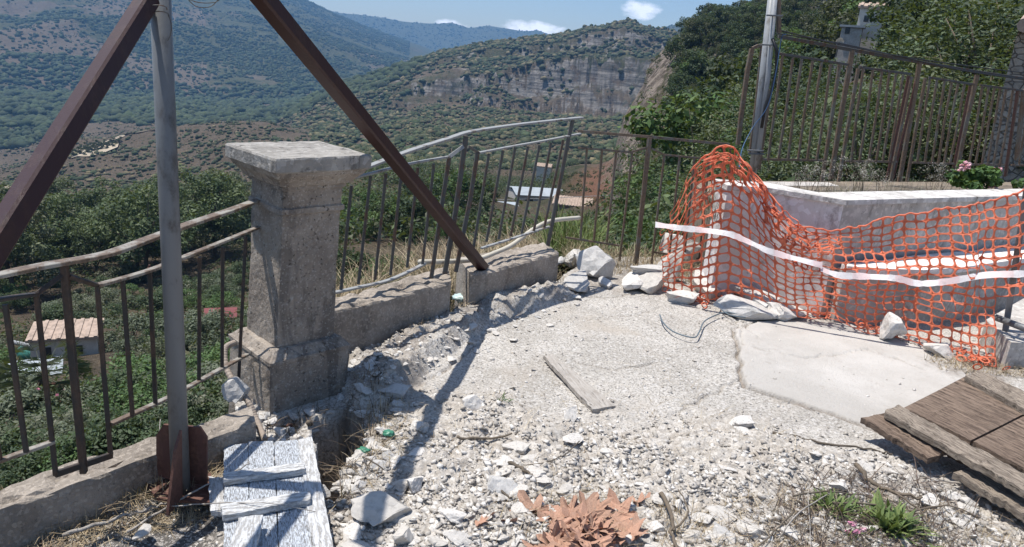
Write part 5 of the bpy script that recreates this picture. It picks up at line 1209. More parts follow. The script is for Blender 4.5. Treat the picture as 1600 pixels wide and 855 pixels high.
rpx('chunk', 1066, 464, 46, 20, "long white chunk at the lower left corner of the orange mesh", False, 0, 3, rz=.2)
rpx('chunk', 1160, 480, 74, 28, "pale chipped block under the tilted slab", True, 0, 2, rz=.1)
rpx('chunk', 1228, 487, 66, 24, "low white rubble lump right of the tilted slab", False, 0, 1, rz=.1)
rpx('chunk', 1387, 510, 44, 32, "round white lump caught behind the lower mesh edge", False, .02, 0)
rpx('chunk', 1465, 545, 44, 18, "crumbled white plaster lump by the lower mesh edge", False, 0, 3)
rpx('chunk', 1060, 390, 70, 50, "white plaster heap under the thin railing beside the mesh", False, 0, 2)
rpx('chunk', 1100, 440, 60, 40, "white heap behind the left flap of the mesh", False, 0, 1)
rpx('chunk', 900, 400, 40, 22, "white debris lump behind the large boulder", False, 0, 3)
rpx('chunk', 1040, 420, 40, 40, "pale lump leaning on the thin railing foot", False, 0, 0)
rpx('chunk', 604, 795, 88, 34, "largest white rubble chunk near the bottom edge", False, 0, 0, rz=.4)
rpx('chunk', 658, 664, 30, 20, "bright white chunk beside the broken edge", False, 0, 1)
rpx('chunk', 645, 757, 36, 28, "angular pale chunk above the largest one", False, 0, 2)
rpx('chunk', 806, 700, 40, 18, "flat bright white piece in the middle of the rubble", False, 0, 3, rz=.1)
rpx('chunk', 782, 768, 62, 34, "round grey white lump below the thin branch", True, 0, 1)
rpx('chunk', 892, 648, 26, 28, "square white tile piece below the centre board", False, 0, 2)
rpx('chunk', 1180, 830, 50, 26, "white angular chunk left of the green weeds", False, 0, 1)
rpx('chunk', 1130, 836, 34, 22, "grey chunk beside the bottom twig clump", True, 0, 3)
rpx('chunk', 628, 838, 40, 30, "white chunk at the bottom edge under the largest one", False, 0, 3)
rpx('chunk', 742, 632, 40, 24, "broken pale edge piece beside the tiny green sprig", False, 0, 0)
rpx('chunk', 1160, 660, 40, 16, "flat white shard at the rubble edge near the pale slab", False, 0, 3)
rpx('chunk', 616, 612, 46, 22, "pale blue grey broken tile piece beside the pillar shadow", True, .02, 3, rz=.2)
rpx('chunk', 575, 590, 90, 40, "cracked concrete lump beside the pillar foot", True, -.05, 2, rz=.2)
rpx('chunk', 520, 640, 40, 46, "broken stone standing in the hole by the pillar", True, -.12, 1)
rpx('chunk', 370, 612, 42, 34, "rounded grey concrete lump outside the kerb left of the pillar", True, .1, 0)
rpx('chunk', 222, 829, 24, 10, "small white stone on the dark ground left of the broken door", False, 0, 1)
for i in range(34):
    q = (g_.uniform(500, 566), g_.uniform(640, 790)); p = G(q[0], q[1]); s_ = g_.uniform(.012, .04)
    rock('concrete_lump', (p[0], p[1], FH(p[0], p[1])+s_*.3), s_, "broken concrete lump lying in the dark hole beside the shutter", "broken lumps in the hole", mesh=(RB+RM)[g_.randrange(13)])
for i in range(30):
    q = (g_.uniform(405, 520), g_.uniform(636, 690)); p = G(q[0], q[1]); s_ = g_.uniform(.01, .032)
    if inpoly(np.array([p[0]]), np.array([p[1]]), [np.array(e) for e in EDGE])[0]: rock('concrete_lump', (p[0], p[1], FH(p[0], p[1])+s_*.3), s_, "broken concrete lump between the pillar foot and the shutter", "broken lumps at the pillar foot", mesh=(RB+RM)[g_.randrange(13)])
# tilted flat slab
def slab(px, zs, th, mat, name, label=None, cat=None, parent=None, sub=6, rough=.002, group=None, ends=.0, seed=0, loc=None):
    """board or slab: 4 photo corners (a,b,c,d going round; a-b and d-c are the long way) with heights"""
    P = [G(a, b, z) for (a, b), z in zip(px, zs if hasattr(zs, '__len__') else [zs]*4)]
    n = np.cross(P[1]-P[0], P[3]-P[0]); n /= np.linalg.norm(n); n = n if n[2] > 0 else -n
    g = np.random.default_rng(seed+int(px[0][0])); su, sv = sub*3, max(3, sub//2); Tt = np.zeros((su+1, sv+1, 3))
    for i in range(su+1):
        for j in range(sv+1):
            u, v = i/su, j/sv; 
            jag = ends*(g.random()-.5) if i in (0, su) else 0
            u2 = u+jag; p = (P[0]*(1-u2)+P[1]*u2)*(1-v)+(P[3]*(1-u2)+P[2]*u2)*v
            if j in (0, sv): p = p+(P[3]-P[0])/np.linalg.norm(P[3]-P[0])*g.normal()*rough*.7
            Tt[i, j] = p+n*g.normal()*rough*.5
    Bt = Tt-n*th; m1 = (su+1)*(sv+1); idx = lambda i, j, k: k*m1+i*(sv+1)+j
    f = []
    for i in range(su):
        for j in range(sv): f += [[idx(i,j,0), idx(i+1,j,0), idx(i+1,j+1,0), idx(i,j+1,0)], [idx(i,j+1,1), idx(i+1,j+1,1), idx(i+1,j,1), idx(i,j,1)]]
    for i in range(su): f += [[idx(i,0,1), idx(i+1,0,1), idx(i+1,0,0), idx(i,0,0)], [idx(i,sv,0), idx(i+1,sv,0), idx(i+1,sv,1), idx(i,sv,1)]]
    for j in range(sv): f += [[idx(0,j,0), idx(0,j+1,0), idx(0,j+1,1), idx(0,j,1)], [idx(su,j,1), idx(su,j+1,1), idx(su,j+1,0), idx(su,j,0)]]
    V_ = np.concatenate([Tt.reshape(-1, 3), Bt.reshape(-1, 3)])
    # local frame along the board so that grain follows it
    c0 = P[0]; ex = P[1]-P[0]; ex /= np.linalg.norm(ex); ez = n; ey = np.cross(ez, ex)
    Mx = np.stack([ex, ey, ez]); L_ = (V_-c0)@Mx.T
    o = meshobj(name, L_, f, MAT[mat])
    mw = Matrix(((ex[0],ey[0],ez[0],c0[0]),(ex[1],ey[1],ez[1],c0[1]),(ex[2],ey[2],ez[2],c0[2]),(0,0,0,1)))
    if parent is not None: o.parent = parent; mw = Matrix.Translation(parent.location).inverted() @ mw
    o.matrix_local = mw
    if label: tag(o, label, cat, group)
    return o
slab([(1146,446),(1158,438),(1220,466),(1196,479)], [.13,.15,.10,.08], .035, 'boulder', 'concrete_slab_piece', "tilted rectangular grey slab leaning at the foot of the mesh", "slab", sub=8, rough=.004)
# long way is a->b
slab([(850,556),(926,640),(962,634),(863,553)], [.035,.03,.03,.035], .022, 'palewood', 'wooden_board', "pale bleached wooden board lying on the concrete in the centre", "board", sub=8, ends=.01)
# flaking white door / shutter
dr = empty('broken_shutter', G(420,780,.05), "broken white plank shutter with flaking paint lying by the kerb", "shutter")
zd = .075
for k, (a, b, c, d) in enumerate(([(350,697),(350,905),(391,903),(387,692)], [(388,690),(392,903),(436,900),(427,689)], [(429,690),(438,900),(492,895),(468,687)])):
    slab([a, b, c, d], zd, .016, 'flakewood', 'plank', parent=dr, sub=10, rough=.0015)
slab([(466,687),(494,905),(530,900),(487,682)], zd+.006, .026, 'whitewood', 'stile', parent=dr, sub=10, rough=.0015)
slab([(349,739),(475,722),(476,733),(349,750)], zd+.028, .024, 'whitewood', 'batten', parent=dr, sub=8, rough=.002, ends=.02)
slab([(345,788),(484,767),(485,780),(347,806)], zd+.028, .024, 'whitewood', 'batten', parent=dr, sub=8, rough=.002, ends=.02)
slab([(326,744),(328,798),(350,802),(349,746)], [.05,.05,.06,.06], .02, 'whitewood', 'wooden_board', "short white board end sticking out left of the broken shutter", "board", sub=4, ends=.03)
slab([(373,808),(345,900),(392,905),(411,804)], [.125,.10,.10,.125], .022, 'whitewood', 'wooden_board', "loose white board lying across the lower left of the shutter", "board", sub=6, ends=.02)
# brown weathered panels at right
bpn = empty('broken_door', G(1500,660,.1), "weathered brown wooden door with two battens lying in the right corner", "door")
zp = .13
slab([(1412,637),(1517,688),(1612,641),(1509,588)], zp, .02, 'oldwood', 'panel', parent=bpn, sub=8, rough=.002)
slab([(1521,690),(1640,752),(1740,700),(1614,643)], zp, .02, 'oldwood', 'panel', parent=bpn, sub=8, rough=.002)
slab([(1347,653),(1452,717),(1480,702),(1386,644)], [.11,.10,.12,.13], .03, 'oldwood', 'plank', parent=bpn, sub=8, rough=.004, ends=.04)
slab([(1381,642),(1640,788),(1650,768),(1403,632)], [zp+.03]*4, .03, 'batten', 'batten', parent=bpn, sub=14, rough=.004, ends=.02)
slab([(1509,588),(1680,682),(1700,660),(1530,578)], [zp+.03]*4, .03, 'batten', 'batten', parent=bpn, sub=12, rough=.004, ends=.02)
slab([(1493,738),(1660,840),(1700,810),(1530,720)], [.09]*4, .03, 'batten', 'plank', parent=bpn, sub=10, rough=.005, ends=.05)
slab([(1455,690),(1530,728),(1545,718),(1480,688)], [.08]*4, .03, 'oldwood', 'plank', parent=bpn, sub=8, rough=.004, ends=.05)
# ---------------------------------------------------------------- counted rubble chunks + gravel
LR_ = "jagged white plaster chunk scattered in the rubble field"
LR2 = "small pale stone scattered along the broken edge by the kerb"
cnt = 0
while cnt < 235:
    px, py = g_.uniform(540, 1600), 640+215*math.sqrt(g_.random())+15
    p = G(px, py); 
    if not inpoly(np.array([p[0]]), np.array([p[1]]), RUB)[0]: continue
    if sdist(np.array([p[0]]), np.array([p[1]]), PIT)[0] > -.03: continue
    s = (.010+.036*g_.random()**2.2)
    z = FH(p[0], p[1]); rock('chunk', (p[0], p[1], z+s*.16), (s*g_.uniform(.9, 1.35), s, s*g_.uniform(.5, .95)), LR_, "plaster chunks in the rubble field"); cnt += 1
for i in range(85):
    t = g_.random(); a, b = np.array([560, 610.]), np.array([900, 470.]); q = a*(1-t)+b*t+np.array([g_.uniform(-30, 30), g_.uniform(-28, 16)])
    p = G(*q); s = .008+.028*g_.random()**2; rock('stone', (p[0], p[1], FH(p[0], p[1])+s*.2), (s*1.2, s, s*.7), LR2, "stones along the broken edge", mesh=(RM+RB)[g_.randrange(13)])
def gravel():
    g = np.random.default_rng(55); n = 120000
    pxs = g.uniform(-100, 1750, n); pys = 440+430*g.random(n)**.75
    d = _fw[None]+CR[None]*((pxs-800)/F_PX)[:, None]+CU[None]*((427.5-pys)/F_PX)[:, None]; t = -EYE/d[:, 2]; x, y = d[:, 0]*t, d[:, 1]*t
    ok = inpoly(x, y, [np.array(e) for e in EDGE]); x, y = x[ok], y[ok]
    z, rub, sl, asp = floor_h(x, y)
    pr = .10+.9*rub*np.clip(.35+(fbm(x*5, y*5, 3, 222)-.4)*4, .15, 1); pr = np.where(sl > .5, .02, pr); pr = np.where(asp > .5, .25, pr); edge_ = np.clip(sdist(x, y, BLK)/.1+1, 0, 1)*.6; pr = np.maximum(pr, edge_)
    k = g.random(len(x)) < pr; x, y, z = x[k], y[k], z[k]; asp = asp[k]; m = len(x)
    s = .0012+.0115*g.random(m)**5.0*(1-.6*asp); s *= 1.0+.3*(y < 3)
    base = np.array([(.64,.60,.555), (.55,.51,.465), (.49,.45,.40), (.70,.665,.62), (.43,.385,.335)]); c = base[(g.random(m)*5).astype(int)]*g.uniform(.82, 1.08, (m, 1))
    v0 = np.array([(x_, y_, z_) for x_ in (-1, 1) for y_ in (-1, 1) for z_ in (-1, 1)], float)*.75; f0 = np.array([(0,1,3),(0,3,2),(4,6,7),(4,7,5),(0,4,5),(0,5,1),(2,3,7),(2,7,6),(0,2,6),(0,6,4),(1,5,7),(1,7,3)]); kk = 8
    ang = g.random(m)*6.283; ca, sa = np.cos(ang), np.sin(ang); tx, ty = g.normal(size=m)*.28, g.normal(size=m)*.28
    Q = np.zeros((m, 3, 3)); Q[:, 0, 0] = ca; Q[:, 0, 1] = -sa; Q[:, 1, 0] = sa; Q[:, 1, 1] = ca; Q[:, 2, 0] = tx; Q[:, 2, 1] = ty; Q[:, 2, 2] = 1; Q[:, 0, 2] = -tx; Q[:, 1, 2] = -ty
    vv = v0[None]*(1+(g.random((m, kk, 3))-.5)*1.3)*np.stack([np.ones(m), g.uniform(.5, 1, m), g.uniform(.18, .62, m)], -1)[:, None]
    vv = np.einsum('nij,nkj->nki', Q, vv)*s[:, None, None]; vv += np.stack([x, y, z+s*.12], 1)[:, None]
    f = (f0[None]+np.arange(m)[:, None, None]*kk).reshape(-1, 3)
    tag(meshobj('gravel', vv.reshape(-1, 3), f, MAT['gravel'], col=np.repeat(c, kk, 0)), "fine pale gravel and plaster crumbs strewn over the terrace", "gravel", kind="stuff")
gravel()
# ---------------------------------------------------------------- stems, straw, twigs
def clumped(P, sc, th, sd): return P[fbm(P[:, 0]*sc, P[:, 1]*sc, 3, sd) > th]
def blades(name, P, hgt, wid, cols_, label, seed, lean=.6, cat='dry grass', kinds='stuff', curl=.5, parent=None, group=None, seg=3):
    g = np.random.default_rng(seed); n = len(P); a = g.random(n)*6.283; ln = g.random(n)*lean; h = hgt*(.4+.9*g.random(n)); wd = wid*(.6+.8*g.random(n))
    dx = np.stack([np.cos(a), np.sin(a)], 1); sd = np.stack([-dx[:, 1], dx[:, 0], np.zeros(n)], 1); V_ = []
    for i in range(seg+1):
        t = i/seg; off = (ln*t+curl*ln*t*t)[:, None]*dx*h[:, None]; zz = h*t*(1-.35*np.minimum(ln, 2.2)*t)
        p = P+np.concatenate([off, zz[:, None]], 1); ww = (wd*(1-.8*t))[:, None]*sd; V_ += [p-ww, p+ww]
    V_ = np.stack(V_, 1); k = V_.shape[1]; F0 = np.array([[2*i, 2*i+1, 2*i+3, 2*i+2] for i in range(seg)]); F = (F0[None]+np.arange(n)[:, None, None]*k).reshape(-1, 4)
    cc = np.array(cols_); c = cc[(g.random(n)*len(cc)).astype(int)]*g.uniform(.7, 1.2, (n, 1))
    o = meshobj(name, V_.reshape(-1, 3), F, MAT['straw'] if kinds == 'stuff' else MAT['leaf'], parent, col=np.repeat(c, k, 0))
    if label: tag(o, label, cat, group, kind=('stuff' if kinds == 'stuff' else None))
    return o
STRAW = [(.42,.33,.21), (.33,.25,.16), (.25,.185,.125), (.48,.40,.28)]
def zonepts(poly, n, z=None, seed=0, jitter=0.0):
    g = np.random.default_rng(seed); A = np.array([p[:2] for p in poly]); lo, hi = A.min(0), A.max(0); P = g.uniform(lo, hi, (n*6, 2)); P = P[inpoly(P[:, 0], P[:, 1], poly)][:n]
    zz = floor_h(P[:, 0], P[:, 1])[0] if z is None else (terrain(P[:, 0], P[:, 1])[0] if z == 't' else np.full(len(P), z))
    return np.stack([P[:, 0], P[:, 1], zz], 1)
g2_ = np.random.default_rng(44)
# straw bank outside the leaning railing
pts = []
for i in range(9000):
    px, r = g2_.uniform(515, 900), g2_.uniform(5.0, 9.5); a, e = azel(px, 350); pts.append((math.sin(a)*r, math.cos(a)*r))
pts = np.array(pts); keep = ~inpoly(pts[:, 0], pts[:, 1], [np.array(e) for e in EDGE]) ; pts = pts[keep]; keep = fbm(pts[:, 0]*2, pts[:, 1]*2, 3, 500) > .42; pts = pts[keep]
tz_ = terrain(pts[:, 0], pts[:, 1])[0]
blades('dry_grass', np.column_stack([pts, tz_]), .30, .0035, STRAW, "tangle of dry straw outside the leaning railing", 1, 1.1)
blades('dry_grass', zonepts(PX((-60,800),(0,800),(120,762),(240,722),(330,700),(345,750),(300,790),(180,800),(60,835),(-60,860)), 1500, seed=2), .07, .0016, STRAW, "brown dry grass along the inside of the left kerb", 2, 1.6)
blades('dry_grass', zonepts(PX((-60,860),(60,835),(170,800),(300,792),(345,790),(300,812),(170,830),(60,870)), 700, seed=3), .035, .0013, STRAW, "thin straw litter on the dark ground at lower left", 3, 2.5)
blades('dry_grass', zonepts(PX((560,650),(600,620),(640,640),(630,720),(570,770),(530,790),(530,740)), 380, seed=4), .055, .0013, STRAW, "straw wisps along the broken edge of the hole", 4, 1.8)
blades('dry_grass', zonepts(PX((880,388),(1020,400),(1110,430),(1110,450),(960,430),(880,415)), 1600, seed=5), .13, .002, STRAW, "dry grass tuft around the foot of the thin railing", 5, 1.1)
blades('dry_grass', zonepts(PX((1440,560),(1600,560),(1660,600),(1540,585),(1470,580)), 900, seed=6), .05, .0016, STRAW, "dry straw between the orange mesh and the brown door", 6, 1.8)
blades('dry_grass', zonepts(PX((1130,790),(1240,770),(1420,790),(1600,820),(1600,900),(1100,900)), 1500, seed=7), .045, .0013, STRAW+[(.10,.07,.06)], "matted dry stems around the green weeds at the bottom right", 7, 2.2)
blades('dry_grass', zonepts(PX((600,520),(760,455),(860,425),(900,440),(760,480),(640,540)), 900, seed=8), .04, .0013, STRAW+[(.14,.10,.07)], "withered grass litter in the crack below the kerbs", 8, 1.8)
blades('dry_grass', zonepts(PX((1020,800),(1110,800),(1110,880),(1020,880)), 260, seed=9), .05, .0013, STRAW, "straw tuft under the thick upright twig near the bottom", 9, 1.6)
blades('green_reeds', np.array([[*(lambda r_, a_: (math.sin(a_)*r_, math.cos(a_)*r_))(g2_.uniform(6.3, 7.4), azel(g2_.uniform(855, 935), 380)[0]), -.15] for _ in range(700)]), .34, .006, [(.12,.17,.05), (.17,.20,.07), (.10,.14,.05)], "long green grass clump between the railings", 10, .9, cat='grass')
blades('dark_twigs', zonepts(PX((1210,780),(1300,750),(1470,765),(1530,830),(1500,900),(1190,900)), 900, seed=17), .07, .0017, [(.09,.065,.055), (.14,.10,.08), (.06,.045,.04)], "matted dark twigs around the green weeds", 17, 2.6)
blades('dry_grass', zonepts(PX((860,760),(1000,790),(1000,880),(760,880),(780,800)), 260, seed=18), .05, .0013, STRAW, "straw wisps under the dry leaf heap", 18, 2.0)
blades('dry_grass', zonepts(PX((1020,560),(640,640),(600,860),(1200,860),(1250,700)), 420, seed=19), .05, .0009, STRAW, "single straw stalks strewn across the rubble", 19, 3.0)
# planter weeds
blades('dry_weeds', clumped(np.array([[*(lambda t: (w2_[:2]*(1-t)+w3_[:2]*t+np.array([-.2, .45+.5*g2_.random()])))(g2_.uniform(-.35, 1.3)), .60] for _ in range(3200)]), 4, .48, 700), .22, .0022, [(.30,.27,.22), (.22,.19,.15), (.16,.16,.09), (.38,.35,.30)], "grey dry weeds along the planter below the rusty fence", 11, 1.0, cat='weeds')
def weed(px, py, z, h, n, label, cols_, seed, stuffy=False, spread=.06, w_=.0025, yy=None):
    g = np.random.default_rng(seed); p = G(px, py, z) if yy is None else D(px, py, yy)
    if yy is not None: h = h+p[2]-.60; p[2] = .60
    root = empty('weed', p, label, 'weed'); m = MB()
    for i in range(n):
        a = g.random()*6.283; d = np.array([math.cos(a)*spread, math.sin(a)*spread, h])*g.uniform(.6, 1.1); mid = p+d*.5+g.normal(size=3)*spread*.3; m.tube(smooth_path([p, mid, p+d], 3), [w_*(1-.1*k) for k in range(7)], 4)
    m.build('stem', MAT['bark'], root)
    cs = p+np.stack([g.normal(size=n*3)*spread*.8, g.normal(size=n*3)*spread*.8, h*(.55+.5*g.random(n*3))], 1)
    v, f, c = leaf_cloud(cs, np.full(n*3, spread*.5), n*55, .011, cols_, g); tag(meshobj('plumes', v, f, MAT['straw'], root, col=c), kind='stuff')
GW = [(.42,.40,.36), (.34,.31,.27), (.26,.24,.20)]
for i, (px, yb_, yy, h) in enumerate([(1292,282,6.6,.20), (1340,284,6.7,.16), (1352,284,6.8,.17), (1460,284,7.2,.16), (1478,286,7.2,.13), (1250,282,6.4,.12), (1270,284,6.5,.12), (1376,286,6.9,.10)]):
    weed(px, yb_, .8, h, 7, ["pale feathery weed tallest in the planter", "feathery weed right of the tallest one", "twin feathery weed by the second fence post", "grey plumed weed left of the geranium", "short grey weed touching the geranium", "low weed at the left end of the planter", "thin weed between the low and the tallest weed", "sparse short weed in the middle of the planter"][i], GW, 600+i, yy=yy, spread=.07)
def geranium():
    p = D(1522, 298, 6.5); root = empty('geranium', p, "leafy geranium with pale pink flower heads on the planter wall", 'plant'); g = np.random.default_rng(9)
    cs = np.array([[g.normal()*.16, g.normal()*.1, .05+g.random()*.13] for _ in range(26)]); rs = np.full(26, .06)
    v, f, c = leaf_cloud(cs, rs, 1500, .042, [(.07,.13,.035), (.09,.16,.045), (.05,.10,.03)], g, aspect=.95); meshobj('foliage', v+p, f, MAT['leaf'], root, col=c)
    for (a, b) in ((1506,262),(1497,270),(1560,264),(1552,292),(1512,258)):
        q = D(a, b, 6.45); cs = q+g.normal(size=(7, 3))*.016; v, f, c = leaf_cloud(cs, np.full(7, .016), 130, .02, [(.75,.42,.48), (.8,.55,.58)], g, aspect=.95); meshobj('flower_head', v, f, MAT['leaf'], root, col=c)
geranium()
def weedplant(px, py, label, s, n, seed, cols_):
    g = np.random.default_rng(seed); p = G(px, py); p[2] = FH(p[0], p[1]); root = empty('green_weed', p, label, 'weed'); v, f, c = [], [], []
    for i in range(n):
        a = g.random()*6.283; el = g.uniform(.25, 1.35); L = s*g.uniform(.5, 1.1); d = np.array([math.cos(a)*math.cos(el), math.sin(a)*math.cos(el), math.sin(el)]); sd = np.cross(d, (0, 0, 1)); sd /= np.linalg.norm(sd); nn = np.cross(sd, d)
        b0 = p+g.normal(size=3)*np.array([.3, .3, 0])*s; col = np.array(cols_[g.integers(len(cols_))])*g.uniform(.75, 1.25); w_ = L*.065; prev = None
        for k in range(6):
            t = k/5; q = b0+d*L*t+nn*(L*.22*t*t*-1); wk = w_*math.sin(math.pi*min(1, t*.86+.12))*(1+.35*(k % 2)); m_ = len(v); v += [q-sd*wk, q-nn*wk*.25*0+np.array([0,0,-wk*.2]), q+sd*wk]; c += [col]*3
            if k: f += [[m_-3, m_-2, m_+1, m_], [m_-2, m_-1, m_+2, m_+1]]
    meshobj('foliage', v, f, MAT['leaf'], root, col=np.array(c)); return p, root
WG = [(.15,.20,.07), (.20,.25,.09), (.11,.16,.055)]
weedplant(1302, 806, "upper green weed with pointed leaves among the dry stems", .085, 110, 1, WG)
weedplant(1390, 836, "larger bright green weed clump at the bottom right", .105, 260, 2, WG)
weedplant(1345, 815, "small green weed between the two larger weeds", .07, 30, 3, WG)
weedplant(783, 632, "tiny dark green sprig at the edge of the rubble", .05, 16, 4, [(.06,.12,.035)])
p, rt_ = weedplant(1325, 852, "small weed with a pink flower head at the bottom edge", .04, 14, 5, WG)
g = np.random.default_rng(4); v, f, c = leaf_cloud(p+g.normal(size=(6, 3))*.012+np.array([0, 0, .03]), np.full(6, .012), 120, .010, [(.55,.22,.34), (.62,.35,.42)], g, aspect=.9); meshobj('flower_head', v, f, MAT['leaf'], rt_, col=c)
blades('dead_roots', zonepts(PX((505,650),(560,620),(600,610),(610,660),(580,720),(560,790),(520,800),(505,740)), 340, seed=31), .10, .0016, [(.12,.085,.06), (.20,.15,.10), (.07,.05,.04), (.34,.27,.18)], "tangle of dead roots hanging over the hole beside the shutter", 31, 3.2, curl=-.3)
blades('dead_roots', zonepts(PX((400,655),(520,636),(560,640),(540,670),(420,690)), 200, seed=32), .07, .0014, [(.12,.085,.06), (.20,.15,.10), (.07,.05,.04)], "thin dead roots between pillar foot and shutter", 32, 3.0, curl=-.3)
for i in range(40):
    q = (g_.uniform(545, 625), g_.uniform(585, 740)); p = G(q[0], q[1]); s_ = g_.uniform(.010, .038)
    rock('concrete_lump', (p[0], p[1], FH(p[0], p[1])+s_*.2), (s_*1.2, s_, s_*.8), "broken concrete lump on the edge between the pillar and the rubble", "broken lumps on the hole's edge", mesh=(RB+RM)[g_.randrange(13)])
def stick(px, r_, label, z=.02, mat='bark', name='twig', cat='twig', n=5, sub=None, zs=None):
    g = np.random.default_rng(int(px[0][0]*7+px[0][1])); P = []
    for i, (a, b) in enumerate(px):
        q = G(a, b, 0); q = G(a, b, FH(q[0], q[1])*.6+(zs[i] if zs else z)); P.append(q)
    Q = smooth_path(P, n); Q = [q+g.normal(size=3)*r_*.5 for q in Q]; k = len(Q)
    tag(MB().tube(Q, [r_*(1.15-.6*i/k) for i in range(k)], 6).build(name, MAT[mat], smooth=True), label, cat)
stick([(715,684),(760,686),(800,678)], .006, "short thick twig in the upper rubble")
stick([(1208,677),(1250,684),(1300,694),(1360,702),(1395,710)], .006, "long thin dark twig pointing to the brown door", z=.012)
stick([(1375,736),(1440,745),(1510,758)], .007, "pale cane lying below the brown door", mat='palewood', z=.02)
stick([(1335,725),(1360,750),(1392,768),(1440,778)], .009, "dark forked branch above the green weeds", z=.04)
stick([(1032,770),(1048,800),(1052,830),(1058,870)], .008, "thick upright twig near the bottom centre", z=.05)
stick([(1052,830),(1075,800),(1060,765)], .004, "thin side shoot of the upright twig", z=.05)
stick([(755,745),(778,765),(800,780)], .006, "dark twig stub beside the round lump")
stick([(795,722),(820,735),(832,745)], .007, "dark broken twig in mid rubble", z=.03)
stick([(905,690),(880,712),(840,725),(800,726)], .0025, "thin curved tendril across the mid rubble", z=.03)
stick([(200,830),(250,800),(300,770),(350,745),(390,725)], .004, "thin dry cane rising from the dark ground to the shutter", z=.03, mat='palewood', zs=[.01,.02,.04,.06,.11])
stick([(260,792),(340,786),(430,788),(520,806)], .002, "long straw lying across the shutter", mat='palewood', zs=[.05,.10,.12,.05])
stick([(100,835),(180,812),(230,796),(262,785)], .006, "pale dry cane on the ground at lower left", mat='palewood')
stick([(250,655),(250,690),(258,742)], .0014, "pale straw leaning on the kerb beside the rusty base plate", mat='palewood', zs=[.15,.13,.02])
stick([(505,745),(530,722),(560,700),(600,690)], .006, "bent root bridging the hole beside the shutter", z=.02)
stick([(450,668),(520,650),(545,642)], .008, "rusty reinforcing bar spanning the hole by the pillar", mat='beam_rust', z=.0)
stick([(480,660),(500,672),(530,690),(545,704)], .010, "dark root stub above the right corner of the shutter", z=.03)
stick([(600,735),(570,715),(545,712),(520,735)], .0025, "thin looping tendril left of the rubble", z=.04)
stick([(1210,850),(1250,800),(1300,770)], .003, "pale stem arching left of the green weeds", mat='palewood', zs=[.01,.10,.02])
stick([(1262,770),(1265,815),(1268,870)], .0016, "upright thin straw in front of the upper green weed", mat='palewood', z=.06)
for i, q in enumerate([[(1240,775),(1290,768),(1350,775),(1400,790)], [(1300,785),(1370,790),(1430,812),(1450,840)], [(1400,770),(1440,800),(1455,830)], [(1420,800),(1480,790),(1530,810)], [(1240,800),(1210,830),(1180,860)]]):
    stick(q, .0035, ["upper dark stem of the tangle around the weeds", "curved dark stem right of the weeds", "short dark stem at the tangle's right side", "dark stem reaching right towards the bottom corner", "dark stem reaching down to the bottom left of the weeds"][i], z=.05)
# dry leaf heap
def leaf_mesh(seed):
    g = np.random.default_rng(seed); out = [(0, -.15)]
    lob = [(-1.25, .62), (-.95, .36), (-.68, .9), (-.35, .48), (0, 1.05), (.35, .48), (.68, .9), (.95, .36), (1.25, .62)]
    pts = [(0, -.1)]
    for a, r in lob:
        for da, rr in ((-.13, .82), (0, 1.0), (.13, .82)) if r > .55 else ((0, 1.0),):
            pts.append((math.sin((a+da)*1.25)*r*rr*(.9+.2*g.random()), math.cos((a+da)*1.25)*r*rr*(.9+.2*g.random())))
    n = len(pts); v = [(0, .18, 0)]; f = []
    for q in (.5, 1.0):
        for x, y in pts: v.append((x*q, .18+(y-.18)*q, 0))
    for i in range(n): j = (i+1) % n; f += [[0, 1+i, 1+j], [1+i, 1+n+i, 1+n+j, 1+j]]
    v = np.array(v); r = np.hypot(v[:, 0], v[:, 1]-.18); cur = g.uniform(.05, .4)
    v[:, 2] = cur*r**2*.6+np.array([mnoise.noise(Vector((x*2.4+seed, y*2.4, 0)))*.38 for x, y, _ in v])*r
    v[:, 0] *= 1-.25*cur*r; me = bpy.data.meshes.new('leaf'); me.from_pydata([tuple(p) for p in v], [], f); me.materials.append(MAT['leafdry']); me.update(); return me
LM = [leaf_mesh(i) for i in range(7)]
LL = "crumpled rust brown plane leaf in the heap at the bottom edge"
for i in range(75):
    t = g_.random(); px = g_.gauss(900, 40); py = g_.uniform(812, 895)
    if px > 1000 or px < 760: continue
    p = G(px, py); hgt = max(0, 1-abs(px-905)/95)*max(0.0, min(1, (py-795)/50))*.06
    o = bpy.data.objects.new('dry_leaf', LM[i % 7]); COL.objects.link(o); s = g_.uniform(.065, .12); o.scale = (s, s, s)
    o.location = (p[0], p[1], .03+hgt*g_.uniform(.5, 1.0)); o.rotation_euler = (g_.uniform(-.6, .6), g_.uniform(-.6, .6), g_.uniform(0, 6.28)); tag(o, LL, "leaf", "dry plane leaves in the heap")
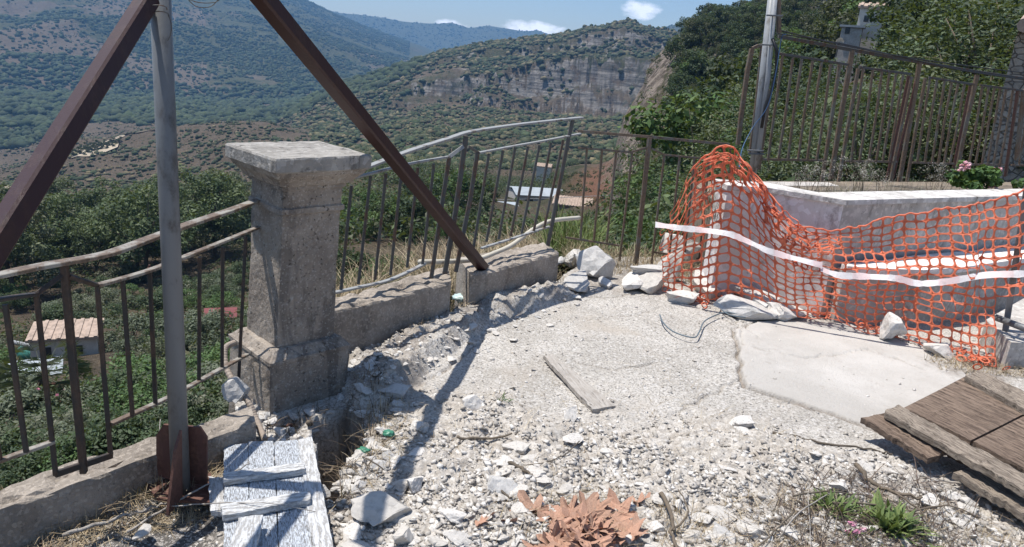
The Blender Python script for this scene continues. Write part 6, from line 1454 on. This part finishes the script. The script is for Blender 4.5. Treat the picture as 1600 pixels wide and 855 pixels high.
for px, py, lab in ((745,835,"rust brown dry leaf lying left of the leaf heap"), (785,830,"smaller dry leaf between the heap and the white chunk"), (990,800,"curled dry leaf standing at the heap's right end")):
    p = G(px, py); o = bpy.data.objects.new('dry_leaf', LM[g_.randrange(7)]); COL.objects.link(o); o.scale = (.07, .07, .07); o.location = (p[0], p[1], .04); o.rotation_euler = (.5, -.4, g_.uniform(0, 6)); tag(o, lab, "leaf")
# ---------------------------------------------------------------- hoses, cable, bags
def tubepx(pts, r_, mat, name, label, cat, z=.012):
    P = [G(a, b, (c[0] if c else z)) for a, b, *c in pts]
    tag(MB().tube(smooth_path(P, 8), r_, 8).build(name, MAT[mat], smooth=True), label, cat)
tubepx([(1031,492),(1036,504),(1050,517),(1070,525),(1086,527),(1093,518),(1100,503),(1115,494),(1135,488),(1160,492),(1172,486),(1160,476),(1135,472),(1125,480),(1140,492),(1165,496)], .0045, 'cable', 'cable', "blue grey cable snaking over the concrete from the orange mesh", "cable", .03)
hp = [D(368,535,3.02), D(352,545,2.98), D(354,575,2.92), D(370,605,2.86), D(388,628,2.80), D(400,655,2.76), D(414,688,2.66)]
hs = smooth_path(hp, 14); tag(MB().tube(hs, [.0125+.0012*(i % 2) for i in range(len(hs))], 12).build('corrugated_conduit', MAT['conduit']), "beige corrugated conduit drooping over the kerb left of the pillar", "conduit")
def crumple(px, py, s, mat, label, seed, z=.03):
    g = np.random.default_rng(seed); v, f = ICO3; v = v*np.array([1.2, .9, .5])
    n = np.array([mnoise.noise(Vector(p*2.2+Vector((seed, 0, 0)) if False else Vector(p*2.2)+Vector((seed, 0, 0))))+.6*mnoise.noise(Vector(p*6)+Vector((seed, 3, 0))) for p in v])
    p = G(px, py); tag(meshobj('plastic_scrap', (v*(1+.55*n[:, None]))*s+np.array([p[0], p[1], FH(p[0], p[1])+z]), f, MAT[mat], loc=p), label, 'plastic scrap')
crumple(722, 474, .05, 'bag', "crumpled pale plastic bag beside the beam foot", 1)
crumple(607, 690, .022, 'greenbag', "green plastic scrap among stones by the hole", 2, .02)
crumple(568, 712, .02, 'greenbag', "small green plastic scrap at the edge of the hole", 3, .02)
crumple(1240, 440, .05, 'blackcable', "dark rag caught behind the orange mesh", 4, .22)
